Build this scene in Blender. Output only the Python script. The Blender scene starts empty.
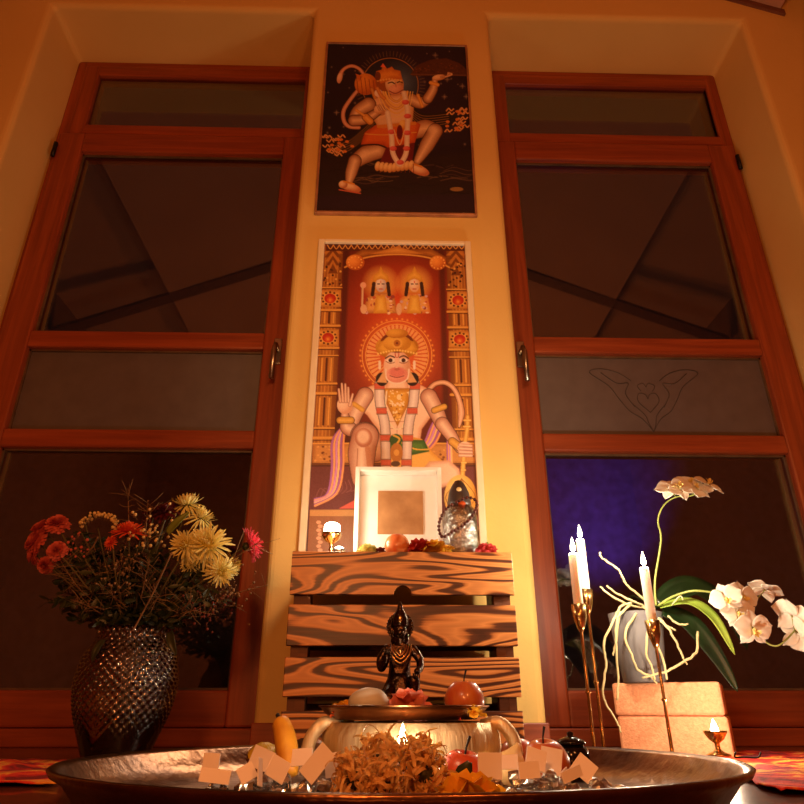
import bpy, math, random
import numpy as np
from mathutils import Vector, Matrix, noise
C = bpy.context.scene.collection
random.seed(7); RNG = random.Random(11)
PI = math.pi
# ------------------------------------------------------------------ camera
F, TH, PS = 660.0, math.radians(25), math.radians(-1.4)
CAM = Vector((0, 0, .09))
fw = Vector((-math.sin(PS)*math.cos(TH), math.cos(PS)*math.cos(TH), math.sin(TH)))
rt = Vector((math.cos(PS), math.sin(PS), 0)); up = rt.cross(fw)
cd = bpy.data.cameras.new('camera'); cam = bpy.data.objects.new('camera', cd); C.objects.link(cam)
cam.matrix_world = Matrix.Translation(CAM) @ Matrix((rt, up, -fw)).transposed().to_4x4()
cd.sensor_width = 36; cd.lens = 36*F/804; cd.clip_start = .01
bpy.context.scene.camera = cam
vs = bpy.context.scene.view_settings
vs.view_transform = 'Standard'; vs.look = 'None'; vs.exposure = .5; vs.gamma = 1; vs.use_curve_mapping = False

def P(px, py, Y):                       # point of the place on plane y=Y
    d = fw*F + rt*(px-402) + up*(402-py)
    return CAM + d*(Y/d.y)
def proj(p):
    d = Vector(p)-CAM; k = F/d.dot(fw); return 402+d.dot(rt)*k, 402-d.dot(up)*k
def mp(p): return (Vector(p)-CAM).dot(fw)/F

# ------------------------------------------------------------------ materials
def lin(c):
    return tuple(((v/255)/12.92 if v/255 <= .04045 else ((v/255+.055)/1.055)**2.4) for v in c[:3])
class NT:
    def __init__(s, name):
        s.m = bpy.data.materials.new(name); s.m.use_nodes = True
        s.t = s.m.node_tree; s.t.nodes.clear()
        s.out = s.n('ShaderNodeOutputMaterial')
    def n(s, typ, **kw):
        nd = s.t.nodes.new(typ)
        for k, v in kw.items():
            if k in nd.inputs.keys() if isinstance(k, str) else False: nd.inputs[k].default_value = v
            else: setattr(nd, k, v)
        return nd
    def l(s, a, b): s.t.links.new(a, b)
    def coord(s, scale=(1, 1, 1), kind='Object', rand=0.0):
        tc = s.n('ShaderNodeTexCoord'); mpg = s.n('ShaderNodeMapping')
        mpg.inputs['Scale'].default_value = scale; s.l(tc.outputs[kind], mpg.inputs['Vector'])
        if rand:
            oi = s.n('ShaderNodeObjectInfo'); mu = s.n('ShaderNodeMath'); mu.operation = 'MULTIPLY'; mu.inputs[1].default_value = rand
            s.l(oi.outputs['Random'], mu.inputs[0]); s.l(mu.outputs[0], mpg.inputs['Location'])
        return mpg.outputs['Vector']
    def noise(s, vec, scale=5, detail=3, rough=.5, dist=0):
        nd = s.n('ShaderNodeTexNoise'); nd.inputs['Scale'].default_value = scale; nd.inputs['Detail'].default_value = detail
        nd.inputs['Roughness'].default_value = rough; nd.inputs['Distortion'].default_value = dist
        s.l(vec, nd.inputs['Vector']); return nd.outputs['Fac']
    def ramp(s, fac, stops, interp='LINEAR'):
        r = s.n('ShaderNodeValToRGB'); r.color_ramp.interpolation = interp
        e = r.color_ramp.elements
        while len(e) < len(stops): e.new(.5)
        for i, (p, c) in enumerate(stops): e[i].position = p; e[i].color = (*c, 1)
        s.l(fac, r.inputs['Fac']); return r.outputs['Color']
    def bsdf(s, **kw):
        b = s.n('ShaderNodeBsdfPrincipled')
        for k, v in kw.items():
            k = k.replace('_', ' ')
            if hasattr(v, 'is_output'): s.l(v, b.inputs[k])
            else: b.inputs[k].default_value = (*v, 1) if isinstance(v, tuple) and len(v) == 3 and 'Radius' not in k else v
        return b
    def bump(s, b, h, strength=.3, dist=.005):
        u = s.n('ShaderNodeBump'); u.inputs['Strength'].default_value = strength; u.inputs['Distance'].default_value = dist
        s.l(h, u.inputs['Height']); s.l(u.outputs['Normal'], b.inputs['Normal'])
    def done(s, b): s.l(b.outputs[0], s.out.inputs['Surface']); return s.m

def plain(name, c, rough=.5, metal=0, c2=None, scale=20, bump=0, bs=60, stretch=(1, 1, 1), rand=3.0, **kw):
    t = NT(name); v = t.coord(stretch, rand=rand)
    c2 = c2 or tuple(x*.75 for x in c)
    col = t.ramp(t.noise(v, scale, 4), [(.3, lin(c2)), (.7, lin(c))])
    b = t.bsdf(Base_Color=col, Roughness=rough, Metallic=metal, **kw)
    if bump: t.bump(b, t.noise(v, bs, 3), bump, .004)
    return t.done(b)
def plaster(name, c, c2):
    t = NT(name); v = t.coord()
    col = t.ramp(t.noise(v, 2.2, 4), [(.3, lin(c2)), (.7, lin(c))])
    b = t.bsdf(Base_Color=col, Roughness=.9); t.bump(b, t.noise(v, 70, 5, .6), .25, .003); return t.done(b)
def wood(name, dark, light, axis='z', rough=.4, sc=1.0, coat=.15):
    t = NT(name); s = {'z': (28, 28, 1.4), 'x': (1.4, 28, 28), 'y': (28, 1.4, 28)}[axis]
    v = t.coord(tuple(k*sc for k in s), rand=5)
    n1 = t.noise(v, 1.3, 6, .62, .6)
    col = t.ramp(n1, [(.25, lin(dark)), (.5, lin(tuple((a+b)/2 for a, b in zip(dark, light)))), (.75, lin(light))])
    b = t.bsdf(Base_Color=col, Roughness=rough, Coat_Weight=coat); t.bump(b, n1, .12, .002); return t.done(b)
def crate_wood():
    t = NT('flamed_wood'); v = t.coord((1.9, 3, 13), rand=7)
    n1 = t.noise(v, 1.15, 1.5, .45, .35)
    mu = t.n('ShaderNodeMath'); mu.operation = 'MULTIPLY'; mu.inputs[1].default_value = 78; t.l(n1, mu.inputs[0])
    si = t.n('ShaderNodeMath'); si.operation = 'SINE'; t.l(mu.outputs[0], si.inputs[0])
    v2 = t.coord((4, 30, 150), rand=3); fine = t.noise(v2, 2, 3)
    ad = t.n('ShaderNodeMath'); ad.operation = 'MULTIPLY_ADD'; ad.inputs[1].default_value = .9; t.l(fine, ad.inputs[0]); t.l(si.outputs[0], ad.inputs[2])
    mr = t.n('ShaderNodeMapRange'); mr.inputs['From Min'].default_value = -.6; mr.inputs['From Max'].default_value = 1.5; t.l(ad.outputs[0], mr.inputs['Value'])
    col = t.ramp(mr.outputs[0], [(0, lin((62, 28, 14))), (.22, lin((92, 46, 22))), (.42, lin((196, 128, 66))), (.7, lin((226, 160, 92))), (1, lin((205, 140, 78)))])
    b = t.bsdf(Base_Color=col, Roughness=.45, Coat_Weight=.2, Coat_Roughness=.3); t.bump(b, mr.outputs[0], .2, .002); return t.done(b)
def emis(name, c, s, c2=None):
    t = NT(name); e = t.n('ShaderNodeEmission'); e.inputs['Color'].default_value = (*c, 1); e.inputs['Strength'].default_value = s
    return t.done(e)
def glasspane(name, fac=.12):
    t = NT(name); tr = t.n('ShaderNodeBsdfTransparent'); tr.inputs[0].default_value = (.75, .75, .78, 1)
    gl = t.n('ShaderNodeBsdfGlossy'); gl.inputs['Roughness'].default_value = .015; gl.inputs[0].default_value = (1, 1, 1, 1)
    lw = t.n('ShaderNodeLayerWeight'); po = t.n('ShaderNodeMath'); po.operation = 'POWER'; po.inputs[1].default_value = 4; t.l(lw.outputs['Facing'], po.inputs[0])
    ad = t.n('ShaderNodeMath'); ad.operation = 'ADD'; ad.inputs[1].default_value = fac; t.l(po.outputs[0], ad.inputs[0])
    mx = t.n('ShaderNodeMixShader'); t.l(ad.outputs[0], mx.inputs[0]); t.l(tr.outputs[0], mx.inputs[1]); t.l(gl.outputs[0], mx.inputs[2])
    return t.done(mx)
def clearglass(name, tint=(.95, .93, .85), base=.12, rough=.03, bump=0, bs=80):
    t = NT(name); tr = t.n('ShaderNodeBsdfTransparent'); tr.inputs[0].default_value = (*tint, 1)
    gl = t.n('ShaderNodeBsdfGlossy'); gl.inputs['Roughness'].default_value = rough
    lw = t.n('ShaderNodeFresnel'); lw.inputs[0].default_value = 1.6
    ad = t.n('ShaderNodeMath'); ad.operation = 'ADD'; ad.inputs[1].default_value = base; t.l(lw.outputs[0], ad.inputs[0])
    if bump:
        u = t.n('ShaderNodeBump'); u.inputs['Strength'].default_value = bump; u.inputs['Distance'].default_value = .01
        t.l(t.noise(t.coord(), bs, 3), u.inputs['Height']); t.l(u.outputs[0], gl.inputs['Normal']); t.l(u.outputs[0], lw.inputs['Normal'])
    mx = t.n('ShaderNodeMixShader'); t.l(ad.outputs[0], mx.inputs[0]); t.l(tr.outputs[0], mx.inputs[1]); t.l(gl.outputs[0], mx.inputs[2])
    return t.done(mx)
def petalmat(name, c, c2, trans=.25, rough=.55):
    t = NT(name); v = t.coord(rand=4)
    col = t.ramp(t.noise(v, 60, 3), [(.3, lin(c2)), (.7, lin(c))])
    b = t.bsdf(Base_Color=col, Roughness=rough)
    tl = t.n('ShaderNodeBsdfTranslucent'); t.l(col, tl.inputs[0])
    mx = t.n('ShaderNodeMixShader'); mx.inputs[0].default_value = trans
    t.l(b.outputs[0], mx.inputs[1]); t.l(tl.outputs[0], mx.inputs[2]); return t.done(mx)
def vcolmat(name, rough=.45, coat=0):
    t = NT(name); a = t.n('ShaderNodeVertexColor'); a.layer_name = 'art'
    b = t.bsdf(Base_Color=a.outputs['Color'], Roughness=rough, Coat_Weight=coat, Coat_Roughness=.2); return t.done(b)
def applemat(name, c, c2):
    t = NT(name); v = t.coord((1, 1, .25), rand=4)
    col = t.ramp(t.noise(v, 45, 4), [(.35, lin(c)), (.68, lin(c2))])
    b = t.bsdf(Base_Color=col, Roughness=.3, Coat_Weight=.3, Subsurface_Weight=.05); return t.done(b)
def rugmat():
    t = NT('woven_cloth'); v = t.coord((1, 1, 1))
    n1 = t.noise(v, 13, 2, .5, 1.2)
    col = t.ramp(n1, [(.36, lin((120, 10, 18))), (.44, lin((196, 22, 22))), (.53, lin((222, 70, 24))), (.6, lin((240, 170, 60))), (.68, lin((170, 18, 30)))])
    b = t.bsdf(Base_Color=col, Roughness=.85); t.bump(b, t.noise(v, 240, 2), .6, .004); return t.done(b)
def hammered(name, c, c2, rough=.3, bs=40, strength=.4, stretch=(1, 1, 1)):
    t = NT(name); v = t.coord(stretch)
    col = t.ramp(t.noise(v, 9, 5, .6), [(.3, lin(c2)), (.7, lin(c))])
    b = t.bsdf(Base_Color=col, Metallic=.55 if rough > .4 else 1.0, Roughness=rough)
    t.bump(b, t.noise(v, bs, 3), strength, .004); return t.done(b)

M = dict(
 wall=plaster('wall_plaster', (236, 200, 122), (228, 190, 110)),
 ceil=plaster('ceiling_plaster', (196, 150, 124), (186, 140, 114)),
 backwall=plaster('back_wall_plaster', (150, 108, 88), (140, 100, 82)),
 floor=wood('floor_wood', (66, 32, 18), (108, 60, 34), 'x', .3, .6, .4),
 frame=wood('window_wood_upright', (118, 48, 24), (176, 86, 46), 'z', .38),
 framex=wood('window_wood_level', (118, 48, 24), (176, 86, 46), 'x', .38),
 beam=wood('beam_wood', (92, 54, 36), (130, 80, 54), 'x', .6),
 gasket=plain('glazing_gasket', (112, 84, 58), .6), dark=plain('dark_steel', (34, 28, 26), .4, .6),
 pane=glasspane('window_glass'), nickel=plain('satin_nickel', (200, 190, 178), .3, 1.0),
 frost=plain('frosted_film', (104, 94, 92), .55, c2=(96, 86, 84)), etch=plain('etched_line', (82, 72, 68), .6),
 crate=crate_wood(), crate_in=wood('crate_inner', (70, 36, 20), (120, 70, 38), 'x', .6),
 art=vcolmat('printed_art', .5), ptrim=plain('cream_frame', (244, 226, 190), .45, c2=(236, 215, 176)),
 pinkedge=plain('copper_edge', (196, 140, 100), .4, .3),
 white=plain('white_lacquer', (240, 236, 226), .4, c2=(232, 228, 218)), matboard=plain('white_mat', (238, 236, 232), .7, c2=(230, 228, 224)),
 brass=plain('brass', (222, 188, 128), .22, 1.0, c2=(190, 148, 92)), wax=plain('candle_wax', (250, 242, 226), .45, c2=(246, 236, 216), Subsurface_Weight=.4, Subsurface_Radius=(.02, .01, .006), Subsurface_Scale=.6),
 wick=plain('charred_wick', (30, 22, 18), .9), flame=emis('flame_glow', (1, .82, .5), 30), flamewhite=emis('flame_core', (1, .9, .66), 14),
 copper=hammered('copper_tray', (140, 96, 62), (66, 40, 26), .28, 55, .35),
 plate=plain('copper_plate', (158, 108, 66), .32, 1.0, c2=(100, 62, 38), scale=14),
 bowl=hammered('pale_gold_metal', (240, 222, 180), (196, 168, 120), .48, 16, .9, (5, 5, .7)),
 bronze=hammered('dark_bronze', (96, 70, 52), (40, 28, 22), .26, 150, .5),
 black=plain('black_glaze', (26, 20, 18), .15, .3), iron=plain('dark_dish', (44, 30, 24), .35, .7),
 silver=plain('silver_dish', (210, 200, 188), .22, 1.0),
 paper=plain('white_paper', (236, 226, 220), .8, c2=(230, 218, 212)), paper2=plain('patterned_paper', (236, 214, 200), .8, c2=(200, 130, 110), scale=60),
 crystal=clearglass('clear_nugget', (.98, .96, .93), .42, .17), tealglass=clearglass('tealight_glass', (.98, .96, .9), .1),
 bottle=clearglass('embossed_glass', (.97, .95, .88), .30, .22, .8, 90), vase=clearglass('smoked_glass', (.40, .29, .17), .12, .09),
 cork=plain('cork_foam', (226, 162, 120), .85, c2=(206, 138, 98), scale=160, bump=.4, bs=300, rand=2),
 pot=plain('grey_pot', (104, 100, 102), .6, c2=(94, 90, 92)), root=plain('aerial_root', (208, 196, 150), .7, c2=(170, 160, 112)),
 orleaf=plain('orchid_leaf', (26, 48, 20), .35, c2=(14, 28, 12), scale=8), orstem=plain('orchid_stem', (150, 160, 84), .5, c2=(120, 132, 60)),
 orleaf2=plain('pale_orchid_leaf', (150, 170, 70), .4, c2=(110, 140, 46), scale=8),
 orchid=petalmat('white_petal', (252, 248, 238), (246, 240, 226), .3), lip=petalmat('orchid_lip', (246, 232, 160), (236, 214, 110), .2),
 pinkmum=petalmat('pink_petal', (226, 118, 98), (204, 88, 76)), spider=petalmat('cream_yellow_petal', (250, 242, 170), (232, 214, 104)),
 redmum=petalmat('coral_petal', (246, 118, 60), (226, 76, 44)), gerb=petalmat('bright_pink_petal', (244, 110, 126), (220, 66, 92)),
 wine=petalmat('wine_petal', (96, 16, 24), (60, 8, 16), .1), heart=plain('flower_heart', (190, 170, 50), .7), darkheart=plain('dark_heart', (120, 50, 36), .8),
 leaf=plain('dark_leaf', (52, 60, 26), .45, c2=(28, 36, 14), scale=9), lleaf=plain('yellow_green_leaf', (128, 140, 50), .45, c2=(92, 110, 32), scale=9),  # dark leaf colour and a lighter yellow-green one
 stem=plain('green_stem', (92, 84, 44), .6), straw=plain('dry_straw', (150, 118, 78), .7, c2=(96, 66, 40)), berry=plain('cream_bud', (232, 208, 142), .6, c2=(206, 170, 96)),
 apple=applemat('apple_skin', (170, 34, 30), (206, 100, 62)), peach=applemat('orange_skin', (214, 104, 50), (232, 150, 90)),
 yapple=applemat('yellow_apple', (196, 120, 66), (170, 56, 36)), pear=plain('pale_skin', (226, 200, 140), .5, c2=(214, 182, 118)),
 banana=plain('banana_skin', (226, 170, 50), .5, c2=(196, 130, 34), scale=30), lemon=plain('lemon_skin', (220, 190, 50), .4, bump=.3, bs=300),
 stone=plain('grey_stone', (196, 190, 172), .5, c2=(176, 170, 152), scale=40), rose=petalmat('salmon_petal', (250, 164, 136), (236, 116, 96)),
 yrose=petalmat('yellow_petal', (240, 190, 50), (226, 156, 30)), orose=petalmat('orange_petal', (236, 110, 40), (214, 70, 24)),
 rrose=petalmat('red_petal', (206, 52, 34), (160, 26, 22)), prose=petalmat('rose_pink_petal', (232, 96, 96), (204, 60, 66)),
 grose=petalmat('pale_green_petal', (206, 200, 120), (170, 170, 84)), gold=petalmat('dried_gold_petal', (250, 220, 150), (214, 160, 84), .3),
 cone=plain('slate_cone', (74, 62, 58), .4, c2=(58, 48, 44)), bead=plain('seed_bead', (104, 46, 32), .35, c2=(70, 26, 18), scale=90),
 rug=rugmat(), veil=clearglass('thin_film', (.8, .76, .7), .1, .3, .6, 30), outside=plain('backdrop_render', (120, 116, 128), .9), ground=plain('outside_ground', (44, 40, 34), .9),
 curtain=plain('linen_curtain', (210, 190, 160), .8), shade=plain('walnut_panel', (70, 40, 28), .6), hub=plain('tin_cup', (190, 186, 176), .3, 1.0),
)

# ------------------------------------------------------------------ mesh builder
class MB:
    def __init__(s): s.v = []; s.f = []
    def add(s, vs_, fs):
        o = len(s.v); s.v += [tuple(v) for v in vs_]; s.f += [tuple(i+o for i in f) for f in fs]; return s
    def box(s, x0, x1, y0, y1, z0, z1, mat=None):
        vs_ = [Vector((x, y, z)) for x in (x0, x1) for y in (y0, y1) for z in (z0, z1)]
        if mat is not None: vs_ = [mat @ v for v in vs_]
        return s.add(vs_, [(0, 1, 3, 2), (4, 6, 7, 5), (0, 4, 5, 1), (2, 3, 7, 6), (0, 2, 6, 4), (1, 5, 7, 3)])
    def tube(s, pts, r, seg=8, cap=True):
        pts = [Vector(p) for p in pts]; n = len(pts); rs = r if isinstance(r, (list, tuple)) else [r]*n
        t0 = (pts[1]-pts[0]).normalized(); a = t0.orthogonal().normalized(); vs_ = []; fs = []
        for i, p in enumerate(pts):
            t = (pts[min(i+1, n-1)]-pts[max(i-1, 0)])
            t = t.normalized() if t.length > 1e-9 else t0
            a = (a-t*a.dot(t)); a = a.normalized() if a.length > 1e-6 else t.orthogonal().normalized(); b = t.cross(a)
            for k in range(seg):
                an = 2*PI*k/seg; vs_.append(p+(a*math.cos(an)+b*math.sin(an))*rs[i])
        for i in range(n-1):
            for k in range(seg):
                fs.append((i*seg+k, i*seg+(k+1) % seg, (i+1)*seg+(k+1) % seg, (i+1)*seg+k))
        if cap: fs.append(tuple(range(seg-1, -1, -1))); fs.append(tuple((n-1)*seg+k for k in range(seg)))
        return s.add(vs_, fs)
    def lathe(s, prof, seg=32, c=(0, 0, 0), sx=1, sy=1, fn=None, close=False):
        vs_ = []; fs = []; n = len(prof)
        for i, (r, z) in enumerate(prof):
            for k in range(seg):
                an = 2*PI*k/seg; rr = max(r, 1e-5)
                if fn: rr = fn(rr, an, i/(n-1))
                vs_.append((c[0]+rr*math.cos(an)*sx, c[1]+rr*math.sin(an)*sy, c[2]+z))
        m = n if close else n-1
        for i in range(m):
            j = (i+1) % n
            for k in range(seg): fs.append((i*seg+k, i*seg+(k+1) % seg, j*seg+(k+1) % seg, j*seg+k))
        if not close:
            if prof[0][0] > 1e-3: fs.append(tuple(range(seg-1, -1, -1)))
            if prof[-1][0] > 1e-3: fs.append(tuple((n-1)*seg+k for k in range(seg)))
        return s.add(vs_, fs)
    def ell(s, c, r, seg=20, rings=12, nz=0, mat=None):
        c = Vector(c); vs_ = []; fs = []
        for i in range(rings+1):
            ph = PI*i/rings
            for k in range(seg):
                an = 2*PI*k/seg; d = Vector((math.sin(ph)*math.cos(an), math.sin(ph)*math.sin(an), -math.cos(ph)))
                q = 1+(nz*noise.noise(d*1.7+c*31) if nz else 0)
                v = Vector((d.x*r[0], d.y*r[1], d.z*r[2]))*q
                if mat: v = mat @ v
                vs_.append(c+v)
        for i in range(rings):
            for k in range(seg): fs.append((i*seg+k, i*seg+(k+1) % seg, (i+1)*seg+(k+1) % seg, (i+1)*seg+k))
        return s.add(vs_, fs)
    def petal(s, base, d, side, L, W, curl=0., cup=0., nu=5, tip=.3, wave=0):
        """strip from base along d, width along side, curling towards d x side normal"""
        d = Vector(d).normalized(); side = Vector(side); side = (side-d*side.dot(d)).normalized(); n = d.cross(side)
        vs_ = []; fs = []; p = Vector(base); dd = d.copy(); nn = n.copy()
        for i in range(nu+1):
            t = i/nu; w = W*(.35+.65*math.sin(min(1, t*1.35)*PI/2))*(1 if t < .7 else 1-(1-tip)*((t-.7)/.3)**2)
            wv = wave*math.sin(t*9+W*999)
            for k in (-1, 0, 1):
                vs_.append(p+side*(k*w/2)+nn*((cup*w if k else 0)+wv))
            rot = Matrix.Rotation(curl/nu, 3, side); p = p+dd*(L/nu); dd = rot @ dd; nn = rot @ nn
        for i in range(nu):
            for k in (0, 1): a = i*3+k; fs.append((a, a+1, a+4, a+3))
        return s.add(vs_, fs)
    def build(s, name, m, parent=None, smooth=True, bevel=0, sub=0, sol=0):
        me = bpy.data.meshes.new(name); me.from_pydata(s.v, [], s.f)
        me.materials.append(m)
        o = bpy.data.objects.new(name, me); C.objects.link(o)
        if smooth: me.polygons.foreach_set('use_smooth', [True]*len(me.polygons))
        me.update()
        if parent is not None: o.parent = parent
        if sol: q = o.modifiers.new('sol', 'SOLIDIFY'); q.thickness = sol; q.offset = 0
        if bevel:
            q = o.modifiers.new('bev', 'BEVEL'); q.width = bevel; q.segments = 2; q.limit_method = 'ANGLE'
        if sub: q = o.modifiers.new('sub', 'SUBSURF'); q.levels = q.render_levels = sub
        return o
def thing(name, label, cat, loc=(0, 0, 0), rot=(0, 0, 0), group=None):
    o = bpy.data.objects.new(name, None); C.objects.link(o); o.location = loc; o.rotation_euler = rot
    o.empty_display_size = .02; o['label'] = label; o['category'] = cat
    if group: o['group'] = group
    return o
def tag(o, label, cat, group=None, loc=None, rot=None):
    o['label'] = label; o['category'] = cat
    if group: o['group'] = group
    if loc is not None: o.location = loc
    if rot is not None: o.rotation_euler = rot
    return o
def dup(root, loc, label=None, rot=None, scale=None, group=None):
    r = root.copy(); C.objects.link(r); r.location = loc
    if label: r['label'] = label
    if group: r['group'] = group
    if rot is not None: r.rotation_euler = rot
    if scale: r.scale = (scale,)*3
    for ch in list(root.children):
        c = ch.copy(); C.objects.link(c); c.parent = r
        for g in list(ch.children): d = g.copy(); C.objects.link(d); d.parent = c
    return r
def struct(o): o['kind'] = 'structure'; return o
def spl(pts, n=6):
    pts = [Vector(p) for p in pts]; out = []
    for i in range(len(pts)-1):
        p0 = pts[max(i-1, 0)]; p1 = pts[i]; p2 = pts[i+1]; p3 = pts[min(i+2, len(pts)-1)]
        for k in range(n):
            t = k/n
            out.append(.5*((2*p1)+(p2-p0)*t+(2*p0-5*p1+4*p2-p3)*t*t+(3*p1-p0-3*p2+p3)*t**3))
    out.append(pts[-1]); return out
def lerp(a, b, t): return a+(b-a)*t
def tgt(d): return Vector(d).to_track_quat('Z', 'Y').to_euler()

# ------------------------------------------------------------------ room
XL0, XL1, XR0, XR1, ZT = -1.352, -.312, .392, 1.432, 2.64      # the two openings in the front wall
YW, YD = 1.75, 2.035
def prism(mb, outline, y0, y1):
    n = len(outline); mb.add([(x, y, z) for y in (y0, y1) for x, z in outline],
        [tuple(range(n)), tuple(range(2*n-1, n-1, -1))]+[(i, i+n, (i+1) % n+n, (i+1) % n) for i in range(n)])
w = MB()
prism(w, [(-2.3, -.02), (XL0, -.02), (XL0, ZT), (XL1, ZT), (XL1, -.02), (XR0, -.02), (XR0, ZT), (XR1, ZT), (XR1, -.02), (2.4, -.02), (2.4, 3.7), (-2.3, 3.7)], YW, YD+.08)
o = struct(w.build('wall_front', M['wall'], smooth=False)); o['label'] = 'warm yellow plastered wall with two deep window recesses'
q = o.modifiers.new('bev', 'BEVEL'); q.width = .022; q.segments = 4; q.limit_method = 'ANGLE'
struct(MB().box(-2.42, -2.3, -2.1, YD+.08, -.02, 3.7).build('wall_left', M['backwall'], smooth=False))
struct(MB().box(2.4, 2.52, -2.1, YD+.08, -.02, 3.7).build('wall_right', M['backwall'], smooth=False))
struct(MB().box(-2.42, 2.52, -2.2, -2.08, -.02, 3.7).build('wall_back', M['backwall'], smooth=False))
struct(MB().box(-2.42, 2.52, -2.2, YD+.2, -.06, 0).build('floor', M['floor'], smooth=False))
cx = .04
ce = MB()                              # gable ceiling, with lowered panels that end left and right
for s in (-1, 1):
    prism(ce, [(cx, 3.36), (cx+s*1.56, 2.705), (cx+s*1.56, 2.735), (cx, 3.39)][::s], -2.08, YW)
    prism(ce, [(cx, 3.50), (cx+s*2.6, 2.62), (cx+s*2.6, 2.72), (cx, 3.6)][::s], -2.08, YD+.08)
struct(ce.build('ceiling', M['ceil'], smooth=False))
for i, yy in enumerate((.12, -1.3)):
    b = MB()
    for s in (-1, 1): prism(b, [(cx, 3.328), (cx+s*2.3, 2.398), (cx+s*2.3, 2.42), (cx, 3.35)][::s], yy-.05, yy+.05)
    struct(b.build('trim_%d' % (i+1), M['beam'], smooth=False))
b = MB()
for s in (-1, 1): prism(b, [(cx, 3.335), (cx+s*1.575, 2.672), (cx+s*1.575, 2.70), (cx, 3.36)][::s], YW-.012, YW)
struct(b.build('trim_3', M['beam'], smooth=False))
struct(MB().box(XL1-.002, XR0+.002, YW-.012, YW, 0, .062).build('baseboard_front', M['framex'], smooth=False, bevel=.003))
struct(MB().box(-2.3, XL0, YW-.012, YW, 0, .062).build('baseboard_left', M['framex'], smooth=False, bevel=.003))
struct(MB().box(XR1, 2.4, YW-.012, YW, 0, .062).build('baseboard_right', M['framex'], smooth=False, bevel=.003))
door = struct(MB().box(-.45, .5, -2.08, -2.04, 0, 2.1).build('door_1', M['shade'], smooth=False, bevel=.01))
MB().tube([(.42, -2.03, 1.0), (.42, -1.98, 1.0), (.32, -1.98, 1.0)], .009).build('door_handle', M['nickel'], door)
def window(k, x0, x1, gl0, gl1, hside):
    """hinge at outer side; x0,x1 opening; gl0,gl1 glass edges; hside +1 handle on +x stile"""
    ya, yb, yg = YD-.05, YD-.02, YD-.02
    z0 = .046; K = 1.0128; gl0 *= K; gl1 *= K; zz_ = lambda z: .09+(z-.09)*K
    fr = MB()                                     # fixed outer frame
    fx0, fx1 = x0, x1
    fr.box(fx0, fx0+.055, YD-.03, YD+.05, 0, ZT); fr.box(fx1-.055, fx1, YD-.03, YD+.05, 0, ZT)
    root = fr.build('window_%d' % k, M['frame'], smooth=False, bevel=.004); struct(root)
    MB().box(fx0+.05, fx1-.05, YD-.03, YD+.05, 2.585, ZT).box(fx0+.05, fx1-.05, YD-.03, YD+.05, 2.18, 2.235).box(fx0, fx1, YD-.07, YD+.06, 0, .045).build('frame_rail', M['framex'], root, smooth=False, bevel=.004)
    # transom sash
    t = MB(); t.box(fx0+.04, fx0+.105, ya+.012, YD+.03, 2.21, 2.605); t.box(fx1-.105+.05, fx1-.035, ya+.012, YD+.03, 2.21, 2.605)
    ts = t.build('transom_sash', M['frame'], root, smooth=False, bevel=.006)
    MB().box(fx0+.1, fx1-.05, ya+.012, YD+.03, 2.21, 2.262).box(fx0+.1, fx1-.05, ya+.012, YD+.03, 2.552, 2.605).build('sash_rail', M['framex'], ts, smooth=False, bevel=.006)
    MB().box(fx0+.1, fx1-.05, yg, yg+.006, 2.25, 2.57).build('glass_pane', M['pane'], ts, smooth=False)
    # leaf
    L0, L1 = fx0+.02, fx1-.015
    lf = MB().box(L0, gl0, ya, YD+.03, z0, 2.20).box(gl1, L1, ya, YD+.03, z0, 2.20)
    leaf = lf.build('window_leaf', M['frame'], root, smooth=False, bevel=.007)
    for za, zb in ((z0, .139), (.847, .910), (1.211, 1.276), (2.105, 2.20)):
        MB().box(gl0-.002, gl1+.002, ya, YD+.03, za, zb).build('leaf_rail', M['framex'], leaf, smooth=False, bevel=.007)
    for j, (za, zb) in enumerate(((.139, .847), (.910, 1.211), (1.276, 2.105))):
        g = MB()                                   # dark gasket line and moulded bead
        e = .006
        for (a, b_, c_, d_) in ((gl0, gl0+e, za, zb), (gl1-e, gl1, za, zb), (gl0, gl1, za, za+e), (gl0, gl1, zb-e, zb)):
            g.box(a, b_, yg-.008, yg, c_, d_)
        g.build('glazing_bead', M['gasket'], leaf, smooth=False)
        pn = MB().box(gl0, gl1, yg, yg+.006, za, zb).build('frosted_pane' if j == 1 else 'glass_pane', M['frost'] if j == 1 else M['pane'], leaf, smooth=False)
        if j == 1 and k == 2:
            xc, zc = (gl0+gl1)/2-.02, 1.05; et = MB(); ln = []
            for s in (-1, 1):
                ln += [[(s*.0, -.05), (s*.035, -.01), (s*.03, .02), (s*.008, .018), (0, 0)],
                       [(0, -.12), (s*.03, -.075), (s*.07, -.045), (s*.1, .0), (s*.13, .05), (s*.19, .1), (s*.15, .115), (s*.09, .1), (s*.05, .07)],
                       [(s*.05, -.03), (s*.075, .02), (s*.06, .06), (s*.1, .06), (s*.15, .1)], [(0, -.12), (s*.012, -.09), (s*.02, -.06), (s*.055, -.02)],
                       [(s*.02, .03), (s*.03, .05), (s*.01, .06), (0, .045)]]
            for l_ in ln: et.tube(spl([(xc+a, yg-.001, zc+b_) for a, b_ in l_], 5), .0016, 4)
            et.build('etched_ornament', M['etch'], leaf)
    # handle
    hx = gl1+.052 if hside > 0 else gl0-.052
    h = MB().box(hx-.014, hx+.014, ya-.008, ya, 1.15, 1.25).build('handle_plate', M['nickel'], leaf, smooth=False, bevel=.003)
    MB().tube([(hx, ya-.005, 1.205), (hx, ya-.045, 1.205), (hx-.004*hside, ya-.05, 1.18), (hx-.004*hside, ya-.05, 1.075)], .0085, 10).build('handle_grip', M['nickel'], leaf)
    ox = L0+.004 if hside > 0 else L1-.004
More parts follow.
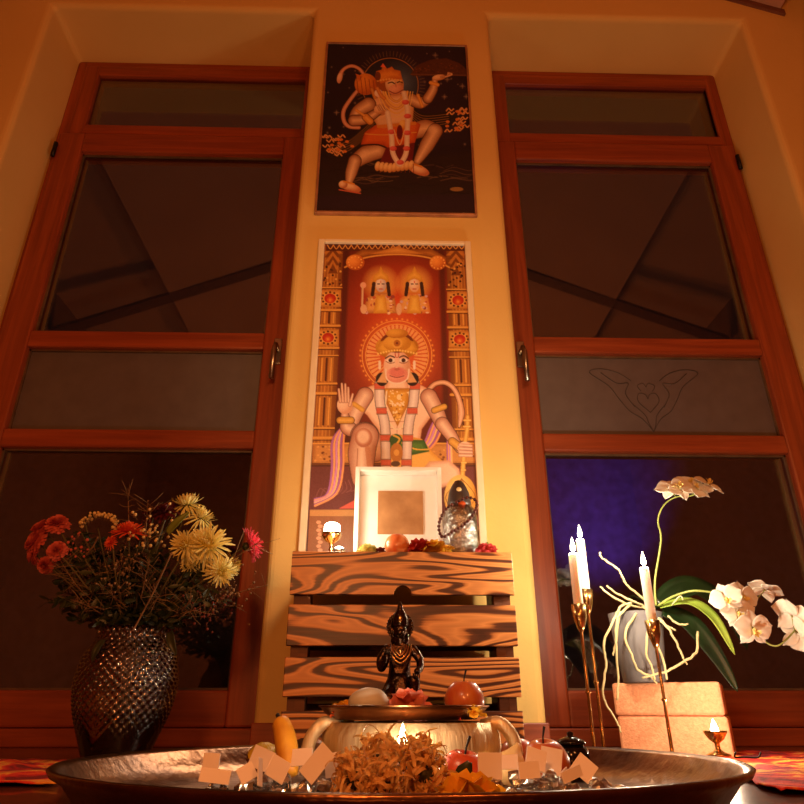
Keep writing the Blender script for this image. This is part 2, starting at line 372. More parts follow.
    for zz in (2.10, .3): MB().tube([(ox, ya-.008, zz-.035), (ox, ya-.008, zz+.035)], .008, 10).build('hinge', M['dark'], root)
    return root
window(1, XL0, XL1, -1.213, -.424, 1)['label'] = 'tall left window door of orange brown wood'
window(2, XR0, XR1, .503, 1.292, -1)['label'] = 'tall right window door of orange brown wood with etched film'
# outside at night
struct(MB().box(-6, 6, YD+.2, 9, -.2, -.02).build('ground', M['ground'], smooth=False))
gw = struct(MB().box(-4, 4, 3.3, 3.45, -.05, 1.42).build('haze_backdrop', M['outside'], smooth=False))  # added backdrop that catches the violet spot
world = bpy.data.worlds.new('night'); bpy.context.scene.world = world; world.use_nodes = True
world.node_tree.nodes['Background'].inputs[0].default_value = (.011, .007, .005, 1); world.node_tree.nodes['Background'].inputs[1].default_value = .3

def light(name, loc, W, col, r=.03, typ='POINT'):
    l = bpy.data.lights.new(name, typ); l.energy = W; l.color = col
    l.shadow_soft_size = r
    o = bpy.data.objects.new(name, l); C.objects.link(o); o.location = loc; return o
CAND = (1, .79, .55); AMB = (1, .31, .075)

# ------------------------------------------------------------------ picture painting (flat printed art, drawn as shapes)
def homog(src, dst):
    A = []; B = []
    for (x, y), (u, v) in zip(src, dst):
        A.append([x, y, 1, 0, 0, 0, -u*x, -u*y]); B.append(u); A.append([0, 0, 0, x, y, 1, -v*x, -v*y]); B.append(v)
    return np.append(np.linalg.solve(np.array(A, float), np.array(B, float)), 1).reshape(3, 3)
class Art:
    def __init__(s, nx, ny, corners, bg):
        s.nx, s.ny = nx, ny
        u, v = np.meshgrid(np.linspace(0, 1, nx), np.linspace(0, 1, ny)); s.u, s.v = u, v
        H = homog([(0, 0), (1, 0), (1, 1), (0, 1)], corners)
        w_ = H[2, 0]*u+H[2, 1]*v+H[2, 2]; s.X = (H[0, 0]*u+H[0, 1]*v+H[0, 2])/w_; s.Y = (H[1, 0]*u+H[1, 1]*v+H[1, 2])/w_
        s.img = np.zeros((ny, nx, 3)); s.img[:] = bg
        r = np.random.RandomState(3); s.tex = r.rand(ny, nx)
    def put(s, a, col):
        a = np.clip(a, 0, 1)[..., None]; col = np.asarray(col, float)
        s.img = s.img*(1-a)+col*a
    def ell(s, cx, cy, rx, ry, col, rot=0, soft=1.5, hi=None, al=1.0):
        c, n_ = math.cos(math.radians(rot)), math.sin(math.radians(rot))
        dx, dy = s.X-cx, s.Y-cy; a = (dx*c+dy*n_)/rx; b = (-dx*n_+dy*c)/ry; d = np.sqrt(a*a+b*b)
        al_ = (1-d)*min(rx, ry)/soft*al if al == 1 else np.clip((1-d)*min(rx, ry)/soft, 0, 1)*al
        if hi is not None:
            t = np.clip(1-((a+.3)**2+(b+.3)**2)/1.2, 0, 1)[..., None]; col = np.array(col)*(1-t)+np.array(hi)*t
        s.put(al_, col)
    def glow(s, cx, cy, r, col, al=1, p=1.5, ry=None):
        d = np.sqrt(((s.X-cx)/r)**2+((s.Y-cy)/(ry or r))**2); s.put(np.clip(1-d, 0, 1)**p*al, col)
    def poly(s, pts, col, soft=1.5, al=1.0, hi=None):
        n = len(pts); ins = np.zeros(s.X.shape, bool); dm = np.full(s.X.shape, 1e9)
        for i in range(n):
            x0, y0 = pts[i]; x1, y1 = pts[(i+1) % n]
            if y0 != y1:
                c = ((s.Y < y0) != (s.Y < y1)) & (s.X < (x1-x0)*(s.Y-y0)/(y1-y0)+x0); ins ^= c
            L = (x1-x0)**2+(y1-y0)**2+1e-9; t = np.clip(((s.X-x0)*(x1-x0)+(s.Y-y0)*(y1-y0))/L, 0, 1)
            dm = np.minimum(dm, np.hypot(s.X-x0-t*(x1-x0), s.Y-y0-t*(y1-y0)))
        sd = np.where(ins, dm, -dm)
        if hi is not None:
            t = np.clip(sd/18, 0, 1)[..., None]; col = np.array(col)*(1-t)+np.array(hi)*t
        s.put(np.clip(sd/soft+.5, 0, 1)*al, col)
    def st(s, pts, w, col, hi=None, smooth=True, al=1.0, ol=True):
        mw = w if isinstance(w, (int, float)) else max(w)
        if hi is not None and mw >= 22 and ol:
            s.st(pts, w+5 if isinstance(w, (int, float)) else [q+5 for q in w], tuple(v*.42 for v in col), None, smooth, .85, False)
        if smooth and len(pts) > 2:
            pts3 = spl([(p[0], p[1], 0) for p in pts], 5); P_ = [(p.x, p.y) for p in pts3]
        else: P_ = pts
        n = len(P_); ws = w if not isinstance(w, (int, float)) else None
        best = np.full(s.X.shape, -1e9); bw = np.ones(s.X.shape)
        for i in range(n-1):
            x0, y0 = P_[i]; x1, y1 = P_[i+1]
            L = (x1-x0)**2+(y1-y0)**2+1e-9; t = np.clip(((s.X-x0)*(x1-x0)+(s.Y-y0)*(y1-y0))/L, 0, 1)
            d = np.hypot(s.X-x0-t*(x1-x0), s.Y-y0-t*(y1-y0))
            if ws is None: ww = w/2+0*t
            else:
                f = (i+t)/(n-1)*(len(ws)-1); i0 = np.clip(np.floor(f).astype(int), 0, len(ws)-2); wa = np.array(ws, float)
                ww = (wa[i0]+(wa[i0+1]-wa[i0])*(f-i0))/2
            m = (ww-d) > best; best = np.where(m, ww-d, best); bw = np.where(m, ww, bw)
        if hi is not None:
            t = np.clip(best/bw, 0, 1)[..., None]**.65; col = np.array(col)*(1-t)+np.array(hi)*t
        s.put(np.clip(best/1.5+.5, 0, 1)*al, col)
    def mottle(s, k=12):
        s.img = np.clip(s.img+(s.tex[..., None]-.5)*k, 0, 255)
    def mesh(s, name, x0, x1, z0, z1, y, mat, parent):
        me = bpy.data.meshes.new(name); nx, ny = s.nx, s.ny
        co = np.empty((ny, nx, 3)); co[..., 0] = x0+s.u*(x1-x0); co[..., 1] = y; co[..., 2] = z1-s.v*(z1-z0)
        i = np.arange(nx*ny).reshape(ny, nx); q = np.stack([i[:-1, :-1], i[1:, :-1], i[1:, 1:], i[:-1, 1:]], -1).reshape(-1)
        nf = (nx-1)*(ny-1); me.vertices.add(nx*ny); me.vertices.foreach_set('co', co.reshape(-1))
        me.loops.add(nf*4); me.loops.foreach_set('vertex_index', q.astype(np.int32)); me.polygons.add(nf)
        me.polygons.foreach_set('loop_start', np.arange(0, nf*4, 4, dtype=np.int32)); me.polygons.foreach_set('loop_total', np.full(nf, 4, dtype=np.int32))
        me.update(calc_edges=True); me.validate()
        c = s.img/255; c = np.where(c <= .04045, c/12.92, ((c+.055)/1.055)**2.4)
        a = me.color_attributes.new('art', 'FLOAT_COLOR', 'POINT'); rgba = np.ones((nx*ny, 4), np.float32); rgba[:, :3] = c.reshape(-1, 3)
        a.data.foreach_set('color', rgba.reshape(-1)); me.materials.append(mat)
        o = bpy.data.objects.new(name, me); C.objects.link(o); o.parent = parent; return o

SK, SH, SD = (206, 146, 96), (250, 214, 168), (138, 82, 50)
def paint_leaping():
    q_ = [proj((.0225+sx*.2665, YW-.011, z_)) for sx, z_ in ((-1, 1.593+.837), (1, 1.593+.837), (1, 1.601), (-1, 1.601))]
    a = Art(300, 450, [((x-300)*3.83, (y-20)*3.83) for x, y in q_], (22, 14, 26))
    a.glow(420, 250, 330, (52, 28, 60), .9); a.glow(560, 420, 160, (60, 40, 70), .5)
    R = random.Random(5)
    for i in range(46):
        x, y = R.uniform(95, 650), R.uniform(105, 520); r = R.choice([3, 4, 5, 7])
        a.glow(x, y, r*1.8, (170, 150, 130), .9)
        if r > 5: a.st([(x-11, y), (x+11, y)], 1.4, (150, 130, 110)); a.st([(x, y-11), (x, y+11)], 1.4, (150, 130, 110))
    # barren ground
    a.poly([(60, 540), (160, 520), (260, 560), (400, 540), (520, 520), (680, 500), (680, 750), (55, 750)], (34, 22, 24), 20)
    for i in range(26):
        y = R.uniform(545, 670); x = R.uniform(70, 560); L = R.uniform(60, 160)
        a.st([(x, y), (x+L*.3, y-R.uniform(2, 14)), (x+L*.7, y+R.uniform(-6, 8)), (x+L, y-4)], R.uniform(2, 5), R.choice([(86, 62, 50), (70, 48, 44), (104, 78, 58), (20, 12, 16)]))
    a.poly([(50, 672), (690, 668), (690, 760), (50, 760)], (38, 20, 34), 10)
    a.ell(600, 648, 28, 9, (150, 110, 60))
    a.st([(625, 740), (660, 742)], 4, (170, 150, 120))
    # halo
    for i in range(60):
        an = math.radians(i*6); c, s_ = math.cos(an), math.sin(an)
        a.st([(345+116*c, 250+112*s_), (345+134*c, 250+130*s_)], 3, (104, 84, 62))
    a.ell(345, 250, 108, 104, (26, 34, 56)); a.glow(385, 240, 100, (110, 140, 180), .85, 1.2)
    a.st([(345+108*math.cos(t*.21), 250+104*math.sin(t*.21)) for t in range(31)], 3.5, (170, 120, 64))
    # mountain on the hand
    a.poly([(425, 205), (450, 172), (500, 152), (560, 146), (610, 165), (642, 192), (644, 214), (540, 214), (430, 214)], (84, 46, 26), 3)
    for i in range(60):
        x = R.uniform(440, 636); a.ell(x, R.uniform(160+abs(x-545)*.25, 205), 4, 3, R.choice([(120, 68, 34), (60, 30, 20), (96, 60, 30)]))
    a.st([(425, 208), (642, 212)], 5, (110, 70, 46))
    # tail
    a.st([(150, 238), (152, 215), (168, 188), (198, 176), (228, 188), (244, 215), (236, 250), (200, 295), (168, 345), (168, 385), (188, 408), (226, 412)], [10, 18, 13, 13, 13, 13, 14, 15, 16, 16, 15, 14], (170, 96, 74), (238, 190, 160))
    a.ell(152, 222, 11, 22, (214, 160, 130), 15, hi=(250, 216, 190))
    # mace
    a.ell(252, 246, 44, 42, (196, 106, 34), 10, hi=(240, 160, 60)); a.poly([(212, 205), (240, 215), (226, 238)], (214, 120, 40)); 
    for t in range(5): a.st([(216+t*16, 212+t*5), (224+t*16, 285)], 2.5, (150, 74, 24))
    a.st([(275, 265), (300, 330)], 14, (170, 100, 40), (230, 170, 80))
    # dark scarves with gold curls
    for p in ([(285, 395), (240, 440), (190, 480), (130, 500)], [(400, 290), (420, 345), (470, 385), (570, 378)]):
        a.st(p, [24, 44, 54, 60], (30, 24, 22))
        for k in range(5): a.st([(x, y-18+k*9) for x, y in p], 2, (176, 126, 66))
    for bx, by, sg in ((135, 490, -1), (590, 385, 1)):
        for i in range(15):
            x, y = bx+R.uniform(-42, 38), by+R.uniform(-44, 44)
            a.st([(x, y), (x+sg*9, y-9), (x+sg*18, y), (x+sg*27, y-7)], 6, (160, 88, 44), (246, 196, 130))
    for i in range(10): a.ell(R.uniform(110, 200), R.uniform(450, 510), 9, 6, (224, 132, 54))
    for i in range(8): a.ell(R.uniform(545, 620), R.uniform(350, 430), 9, 6, (224, 132, 54))
    # legs
    a.st([(300, 500), (252, 515), (208, 545)], [62, 66, 48], SD, SH); a.st([(210, 540), (196, 585), (188, 622)], [48, 44, 24], SD, SH)
    a.ell(246, 512, 26, 20, SH, -25, 14, al=.7); a.ell(192, 640, 46, 17, (196, 120, 80), 18, hi=SH); a.ell(165, 630, 18, 16, (190, 120, 80), hi=SH)
    a.st([(168, 618), (206, 628)], 7, (224, 150, 60)); a.st([(150, 650), (232, 664)], 5, (200, 96, 70))
    a.st([(440, 425), (480, 415), (516, 425)], [60, 68, 54], SD, SH); a.st([(518, 425), (486, 480), (450, 540)], [56, 54, 28], SD, SH)
    a.ell(505, 418, 26, 22, SH, 20, 14, al=.7); a.ell(455, 575, 44, 19, (196, 120, 80), 20, hi=SH); a.st([(425, 548), (466, 562)], 8, (224, 150, 60))
    # shorts and skirt
    a.poly([(232, 480), (248, 430), (300, 395), (440, 388), (462, 400), (440, 470), (400, 478), (345, 500), (320, 478), (240, 482)], (190, 74, 26), 2, hi=(226, 112, 46))
    a.st([(234, 480), (300, 478), (350, 500)], 6, (60, 26, 20)); a.st([(250, 436), (330, 440), (446, 430)], 3, (240, 190, 90))
    a.poly([(330, 490), (440, 470), (428, 565), (300, 556)], (110, 24, 30), 3)
    for i in range(9):
        x = 298+i*16; a.ell(x, 566-abs(i-3)*2, 12, 20, (206, 140, 74), 12, hi=(252, 216, 150)); a.st([(x+8, 552), (x+9, 584)], 2.5, (120, 50, 26))
    # torso
    a.poly([(262, 325), (300, 290), (400, 280), (440, 305), (430, 400), (300, 412), (280, 380)], SK, 4, hi=SH)
    a.ell(300, 335, 44, 34, SK, 0, hi=SH); a.ell(320, 390, 30, 28, (236, 196, 150), 0, 12, al=.8)
    a.st([(300, 408), (440, 396)], 12, (226, 150, 60))
    # arms
    a.st([(262, 325), (222, 350), (205, 382)], [56, 46, 38], SD, SH); a.st([(205, 385), (250, 380), (300, 350)], [40, 38, 26], SD, SH)
    a.st([(252, 372), (268, 388)], 26, (206, 130, 50), (250, 196, 100)); a.ell(308, 340, 26, 20, SK, -20, hi=SH)
    for k in range(4): a.st([(296+k*9, 328), (304+k*9, 344)], 7, SD, SH)
    a.st([(215, 345), (246, 366)], 10, (206, 130, 50), (250, 196, 100))
    a.st([(430, 305), (462, 318), (490, 300)], [44, 42, 34], SD, SH); a.st([(490, 300), (510, 265), (516, 232)], [38, 34, 22], SD, SH)
    a.st([(452, 288), (468, 330)], 12, (206, 130, 50), (250, 196, 100)); a.st([(500, 240), (528, 248)], 14, (206, 130, 50), (250, 196, 100))
    a.ell(532, 220, 28, 12, SK, -8, hi=SH)
    for k in range(4): a.st([(540+k*5, 218), (562+k*6, 216-k*2), (568+k*4, 202+k)], 7, SD, SH)
    # necklaces
    for r_, w_, c_ in ((52, 10, (206, 130, 50)), (42, 8, (240, 180, 80)), (30, 8, (190, 110, 40)), (66, 5, (240, 190, 100)), (78, 3, (252, 230, 180))):
        a.st([(365-r_*.9, 275), (365-r_*.6, 275+r_*.8), (370, 275+r_*1.25), (370+r_*.6, 275+r_*.8), (370+r_*.8, 275)], w_, c_, (252, 214, 120))
    a.ell(395, 400, 16, 18, (230, 160, 60), hi=(255, 220, 130))
    # head and crown
    a.ell(330, 240, 40, 34, (160, 90, 34)); a.ell(362, 246, 36, 44, SK, -8, hi=(250, 222, 180))
    a.ell(368, 266, 30, 20, (222, 150, 116), -8, hi=(246, 190, 160)); a.st([(342, 272), (366, 281), (394, 268)], 3, (120, 54, 40))
    a.st([(338, 242), (352, 238), (362, 244)], 4, (50, 24, 20)); a.st([(372, 240), (382, 236), (392, 240)], 4, (50, 24, 20)); a.st([(366, 238), (368, 256)], 3, (196, 130, 96))
    a.poly([(288, 222), (292, 196), (312, 190), (318, 172), (334, 186), (352, 178), (362, 190), (384, 194), (392, 226), (352, 228), (310, 244)], (206, 116, 40), 2, hi=(240, 164, 66))
    for k in range(9): a.ell(298+k*11, 226-abs(k-4)*-1.5, 5, 5, (250, 200, 110))
    a.ell(300, 280, 16, 16, (250, 214, 190), hi=(255, 244, 230)); a.ell(298, 215, 12, 18, (120, 60, 30)); a.poly([(308, 180), (318, 165), (330, 182)], (250, 120, 80))
    a.st([(296, 262), (310, 288), (322, 300)], 14, (190, 110, 50), (236, 170, 90))
    # flower garland
    for p in ([(335, 355), (350, 440), (356, 510), (380, 552)], [(398, 280), (412, 350), (410, 440), (406, 510), (384, 552)]):
        a.st(p, 20, (226, 196, 170), (255, 244, 226))
    for x, y in ((350, 428), (357, 492), (404, 315), (412, 368), (411, 432), (408, 492), (384, 545)): a.ell(x, y, 15, 10, (214, 78, 74), hi=(240, 120, 110))
    a.st([(360, 420), (382, 478), (400, 420)], 3, (250, 226, 170)); a.ell(382, 430, 12, 30, (110, 20, 30))
    a.mottle(14); return a

def paint_seated():
    q_ = [proj((.019+sx*.230, YW-.014, z_)) for sx, z_ in ((-1, .407+1.059), (1, .407+1.059), (1, .425), (-1, .425))]
    a = Art(270, 590, [((x-300)*4.02, (y-230)*4.02) for x, y in q_], (66, 20, 10))
    R = random.Random(9); U, V = a.u, a.v
    G0, G1, G2 = (128, 68, 22), (196, 124, 48), (236, 176, 84)
    a.glow(395, 420, 420, (206, 62, 24), 1, .9, 560); a.glow(400, 300, 260, (226, 90, 40), .9); a.glow(390, 520, 260, (240, 130, 66), .8)
    # darker wings left/right of the opening
    for x0, x1 in ((.13, .19), (.8, .86)):
        a.put(np.clip((.5-np.abs((U-(x0+x1)/2)/(x1-x0)))*3, 0, 1)*.65*(V < .7), (70, 18, 8))
    # columns
    for c_ in (.06, .94):
        d = np.abs(U-c_)/.075; a.put((d < 1)*(V < .68)*1.0, G0); a.put(np.clip(1-d, 0, 1)*(V < .68), G1)
        for k in range(-2, 3): a.put(np.clip(1-np.abs(U-c_-k*.022)/.005, 0, 1)*.6*(V < .68), G2)
    def uv(u, v):
        x = np.interp(u, [0, 1], [0, 1]); i = min(int(v*(a.ny-1)), a.ny-1); j = min(max(int(u*(a.nx-1)), 0), a.nx-1); return a.X[i, j], a.Y[i, j]
    for c_ in (.065, .935):
        for v0 in (.205, .34):
            x, y = uv(c_, v0); a.poly([(x-44, y-34), (x+44, y-34), (x+44, y+34), (x-44, y+34)], G1, 2, hi=G2)
            for k in range(12):
                an = k*PI/6; a.ell(x+33*math.cos(an), y+25*math.sin(an), 5, 5, (90, 40, 14))
            a.ell(x, y, 24, 20, (190, 40, 20)); a.glow(x, y+6, 20, (255, 170, 60), 1)
        for v0, h in ((.165, 6), (.245, 10), (.30, 10), (.375, 10), (.40, 6), (.49, 9), (.52, 12), (.625, 8), (.655, 14)):
            x, y = uv(c_, v0); a.st([(x-44, y), (x+44, y)], h, G1, G2, False); a.st([(x-44, y+h*.7), (x+44, y+h*.7)], 3, (80, 36, 12), None, False)
        for v0, v1 in ((.255, .29), (.41, .48), (.535, .615)):
            for k in (-.03, 0, .03):
                x, y = uv(c_+k, v0); x2, y2 = uv(c_+k, v1); a.st([(x, y), (x2, y2)], 9, (104, 50, 16) if k == 0 else G1, (90, 40, 14) if k == 0 else G2, False)
        x, y = uv(c_, .02)
        for k in range(6): a.poly([(x-40+k*4, y+20+k*16), (x+40-k*4, y+20+k*16), (x, y-20+k*16)], G0 if k % 2 else G1, 2)
        for k in range(22): a.ell(x+R.uniform(-36, 36), y+R.uniform(50, 150), 5, 5, R.choice([(90, 40, 14), (236, 176, 84), (60, 24, 10)]))
    # arch beam on top
    a.poly([(104, 50), (672, 50), (672, 84), (104, 84)], (84, 30, 14), 3)
    for k in range(24): a.st([(110+k*24, 60), (122+k*24, 76), (134+k*24, 60)], 4, G1, G2)
    a.poly([(190, 110), (250, 78), (530, 76), (590, 110), (590, 128), (500, 104), (390, 94), (280, 104), (190, 128)], G0, 3, hi=G1)
    a.st([(180, 150), (260, 112), (390, 98), (520, 112), (600, 150)], 7, G1, G2); a.poly([(280, 96), (390, 66), (500, 96)], G1, 2, hi=G2)
    a.ell(222, 130, 38, 32, (196, 96, 30), hi=(246, 160, 70)); a.ell(554, 132, 34, 30, (196, 96, 30), hi=(246, 160, 70))
    for cx_, cy_ in ((222, 130), (554, 132)):
        for k in range(12): a.ell(cx_+27*math.cos(k*.524), cy_+23*math.sin(k*.524), 4, 4, (250, 190, 100))
    # two small figures
    for cx_, fc, bc in ((325, (206, 186, 190), (190, 120, 60)), (460, (236, 186, 140), (216, 120, 50))):
        a.glow(cx_, 215, 78, (255, 220, 110), 1, .7); a.ell(cx_, 215, 46, 50, (226, 150, 60), soft=10, al=.8)
        a.poly([(cx_-70, 335), (cx_-58, 275), (cx_-28, 252), (cx_+30, 252), (cx_+56, 275), (cx_+66, 335)], bc, 4, hi=(236, 176, 100))
        for k in range(40): a.ell(cx_+R.uniform(-58, 54), R.uniform(262, 335), R.uniform(3, 9), R.uniform(3, 8), R.choice([(246, 214, 190), (206, 100, 60), (236, 190, 90), (220, 180, 190), (160, 70, 60)]))
        a.poly([(cx_-30, 335), (cx_-18, 262), (cx_+18, 262), (cx_+28, 335)], (216, 150, 50), 3, hi=(246, 200, 90))
        a.st([(cx_-28, 215), (cx_-34, 260)], 14, (60, 30, 24)); a.st([(cx_+28, 215), (cx_+34, 260)], 14, (60, 30, 24))
        a.ell(cx_, 221, 22, 30, fc, hi=(250, 226, 206)); a.poly([(cx_-33, 208), (cx_-28, 182), (cx_-10, 168), (cx_, 145), (cx_+10, 168), (cx_+28, 182), (cx_+33, 208), (cx_, 196)], (214, 150, 50), 2, hi=(250, 200, 90))
        a.st([(cx_-13, 217), (cx_-5, 217)], 4, (60, 30, 30)); a.st([(cx_+5, 217), (cx_+13, 217)], 4, (60, 30, 30)); a.st([(cx_-6, 237), (cx_+6, 237)], 4, (200, 60, 50)); a.st([(cx_, 205), (cx_, 212)], 3, (200, 40, 30))
    a.ell(254, 222, 13, 13, (240, 180, 150)); a.st([(252, 232), (250, 300)], 8, (230, 190, 150)); a.ell(256, 318, 14, 20, (236, 190, 150)); a.ell(398, 318, 12, 26, (236, 190, 150))
    # big halo with rays
    cx_, cy_ = 390, 505
    a.glow(cx_, cy_, 175, (250, 160, 90), .55, .8)
    a.ell(cx_, cy_, 122, 122, (222, 100, 50), soft=8, al=.8)
    for k in range(44):
        an = 2*PI*k/44; c, s_ = math.cos(an), math.sin(an)
        a.st([(cx_+70*c, cy_+70*s_), (cx_+118*c, cy_+118*s_)], [4, 12], (248, 190, 120), None, False, .85)
        a.ell(cx_+148*c, cy_+148*s_, 6, 6, (246, 160, 70), soft=3, al=.9)
    for r_ in (126, 140): a.st([(cx_+r_*math.cos(t*.157), cy_+r_*math.sin(t*.157)) for t in range(41)], 3.5, (248, 176, 90))
    # throne band and floor
    a.poly([(50, 855), (740, 855), (745, 945), (48, 945)], (170, 104, 48), 2, hi=(210, 146, 76))
    for k in range(110): a.ell(R.uniform(55, 738), R.uniform(868, 934), 6, 5, R.choice([(226, 166, 90), (130, 70, 34), (190, 126, 66)]))
    a.st([(48, 858), (742, 858)], 6, G2); a.st([(48, 940), (742, 940)], 7, (110, 60, 30))
    a.poly([(40, 950), (745, 950), (765, 1300), (30, 1300)], (112, 54, 56), 2)
    a.poly([(40, 1125), (230, 1122), (230, 1300), (30, 1300)], (156, 98, 60), 2); a.poly([(40, 1125), (220, 1125), (220, 1150), (40, 1150)], (206, 150, 90), 2)
    for k in range(9): a.st([(60+k*18, 1090-k*5), (80+k*18, 1040), (110+k*12, 1060-k*8)], 2.5, (150, 90, 90)); 
    for k in range(8): a.ell(75+6*(k % 2), 1175+k*16, 11, 8, (236, 170, 130)); 
    for k in range(22): a.ell(R.uniform(705, 748), R.uniform(1050, 1270), 9, 10, R.choice([(214, 120, 190), (240, 190, 190), (190, 90, 170), (240, 210, 200)]))
    a.poly([(155, 1120), (220, 1085), (240, 1120)], (230, 96, 80), 2)
    # tail
    a.st([(520, 640), (545, 618), (585, 614), (620, 640), (642, 690), (648, 740), (640, 790)], [18, 18, 18, 18, 20, 26, 8], (190, 116, 80), (250, 206, 170))
    # scarves
    for k, c_ in enumerate(((150, 80, 160), (232, 150, 90), (190, 120, 190), (240, 176, 110), (140, 70, 150), (226, 140, 80))):
        o_ = k*9-22
        a.st([(228, 745), (180+o_*.3, 790), (152+o_, 850), (150+o_, 960), (128+o_*.8, 1060), (60, 1095+o_*.6)], 9, c_, tuple(min(255, v+40) for v in c_))
        a.st([(560+o_*.4, 745), (545+o_, 800), (525+o_, 850), (500+o_, 880)], 9, c_, tuple(min(255, v+40) for v in c_))
        if k < 4: a.st([(604+o_*.5, 830), (608+o_*.6, 960)], 8, c_, tuple(min(255, v+40) for v in c_))
    # torso
    SKp, SHp, SDp = (226, 164, 128), (252, 218, 190), (172, 104, 82)
    a.poly([(218, 700), (232, 655), (280, 628), (345, 610), (430, 610), (490, 625), (545, 655), (562, 720), (520, 760), (490, 800), (480, 870), (330, 870), (310, 800), (270, 745)], SKp, 4, hi=SHp)
    a.ell(330, 705, 46, 40, SHp, 0, 16, al=.8); a.ell(450, 705, 46, 40, SHp, 0, 16, al=.8); a.st([(390, 690), (390, 850)], 3, SDp, al=.6)
    for k in range(3): a.st([(345, 770+k*28), (435, 770+k*28)], 3, SDp, al=.5)
    # arms
    a.st([(262, 665), (228, 725), (205, 790)], [64, 60, 46], SDp, SHp); a.st([(200, 800), (186, 790), (180, 745)], [56, 48, 30], SDp, SHp)
    a.st([(218, 700), (250, 722)], 20, (196, 136, 50), (240, 190, 90)); a.st([(160, 765), (205, 765)], 26, (190, 126, 44), (236, 186, 90))
    a.ell(180, 705, 32, 36, SKp, -6, hi=SHp)
    for k, (fx, fy) in enumerate(((156, 640), (168, 618), (182, 620), (194, 634))): a.st([(162+k*11, 690), (fx, fy)], [13, 9], SDp, SHp, False)
    a.st([(200, 705), (212, 660)], [14, 9], SDp, SHp, False)
    a.st([(518, 672), (548, 730), (570, 780)], [66, 62, 50], SDp, SHp); a.st([(572, 780), (610, 830), (640, 880)], [54, 46, 30], SDp, SHp)
    a.st([(540, 725), (580, 710)], 22, (196, 136, 50), (240, 190, 90)); a.st([(612, 850), (640, 872)], 30, (190, 126, 44), (236, 186, 90))
    # cloth and legs
    a.poly([(330, 850), (400, 822), (490, 840), (540, 900), (600, 950), (620, 1000), (420, 1000), (330, 950)], (226, 160, 60), 3, hi=(246, 196, 100))
    a.poly([(335, 840), (500, 845), (520, 890), (450, 905), (345, 890)], (40, 84, 34), 3, hi=(80, 130, 50)); a.st([(400, 850), (460, 880), (515, 882)], 6, (236, 190, 80))
    a.poly([(520, 930), (600, 925), (640, 960), (650, 1010), (560, 1040), (460, 1000)], SKp, 6, hi=SHp)
    a.st([(300, 880), (262, 835), (262, 830)], [100, 112, 112], SDp, SHp); a.st([(262, 830), (248, 900), (250, 1000)], [106, 108, 80], SDp, SHp)
    a.ell(256, 835, 36, 40, (196, 126, 98)); a.ell(254, 832, 30, 33, SHp, 0, 10, al=.9); a.st([(232, 880), (228, 960)], 5, SDp, al=.6); a.st([(272, 880), (282, 960)], 22, (214, 150, 116))
    # neck plate, necklaces
    a.poly([(350, 600), (430, 600), (440, 650), (340, 650)], SKp, 3, hi=SHp)
    a.poly([(338, 636), (445, 636), (436, 700), (392, 790), (348, 700)], (186, 120, 36), 3, hi=(230, 170, 66))
    for k in range(60):
        y = R.uniform(645, 770); h = (790-y)/150*48; a.ell(391+R.uniform(-h, h), y, 4, 4, R.choice([(246, 200, 100), (160, 96, 28), (252, 230, 180)]))
    a.ell(398, 672, 10, 12, (255, 226, 170)); a.st([(348, 650), (345, 740), (372, 792), (392, 800), (412, 790), (436, 740), (440, 650)], 6, (250, 232, 200))
    for k in range(5): a.ell(372+k*10, 698+6*(1 if k in (1, 3) else 0), 6, 6, (250, 224, 190))
    # garland bands
    for p in ([(320, 618), (322, 700), (342, 790), (345, 950)], [(462, 618), (455, 700), (436, 790), (428, 950)]):
        a.st(p, 36, (206, 176, 170), (250, 236, 228))
    for x, y in ((320, 628), (328, 727), (344, 836), (346, 935), (462, 628), (452, 727), (434, 836), (428, 935)):
        a.poly([(x-21, y-11), (x+21, y-11), (x+21, y+11), (x-21, y+11)], (206, 86, 64), 2, hi=(230, 120, 90)); a.st([(x-20, y+13), (x+20, y+13)], 3, (130, 90, 60)); a.st([(x-20, y-13), (x+20, y-13)], 3, (130, 90, 60))
    a.ell(385, 845, 26, 26, (46, 90, 40)); a.st([(375, 825), (400, 840), (385, 865)], 8, (226, 180, 70)); a.ell(388, 895, 26, 40, (196, 130, 56)); a.ell(388, 895, 12, 14, (236, 180, 90)); a.ell(384, 940, 20, 12, (90, 60, 40))
    # hand with mace
    a.st([(674, 750), (672, 800), (662, 870), (652, 1000)], [16, 18, 18, 20], (186, 120, 40), (250, 206, 110))
    for y in (765, 790, 935, 965, 990): a.st([(660-(y-760)*.05, y), (686-(y-760)*.11, y)], 9, (206, 140, 50), (255, 216, 130))
    a.ell(645, 1075, 66, 92, (216, 156, 60), hi=(252, 216, 130)); 
    for k in range(-2, 3): a.st([(650, 1000), (645+k*30, 1075), (642, 1150)], 3, (160, 100, 40))
    a.ell(664, 878, 32, 28, SKp, 10, hi=SHp)
    for k in range(4): a.st([(642, 864+k*14), (690, 868+k*13)], 13, SDp, SHp, False)
    # head
    a.ell(330, 600, 26, 28, (40, 20, 16)); a.ell(452, 600, 26, 28, (40, 20, 16))
    a.poly([(308, 612), (340, 560), (350, 615)], (230, 176, 120), 3); a.poly([(470, 612), (440, 560), (430, 615)], (230, 176, 120), 3)
    a.ell(390, 470, 88, 50, (190, 122, 34), hi=(230, 166, 60))
    a.ell(390, 548, 56, 66, SKp, soft=3, hi=(250, 214, 190)); a.ell(390, 582, 46, 32, (232, 150, 130), hi=(246, 180, 160)); a.ell(390, 572, 38, 24, (224, 120, 112), soft=8, al=.8)
    a.st([(345, 560), (350, 600), (388, 618), (430, 600), (438, 560)], 6, (252, 226, 206)); a.st([(362, 586), (390, 593), (418, 586)], 3, (150, 60, 54))
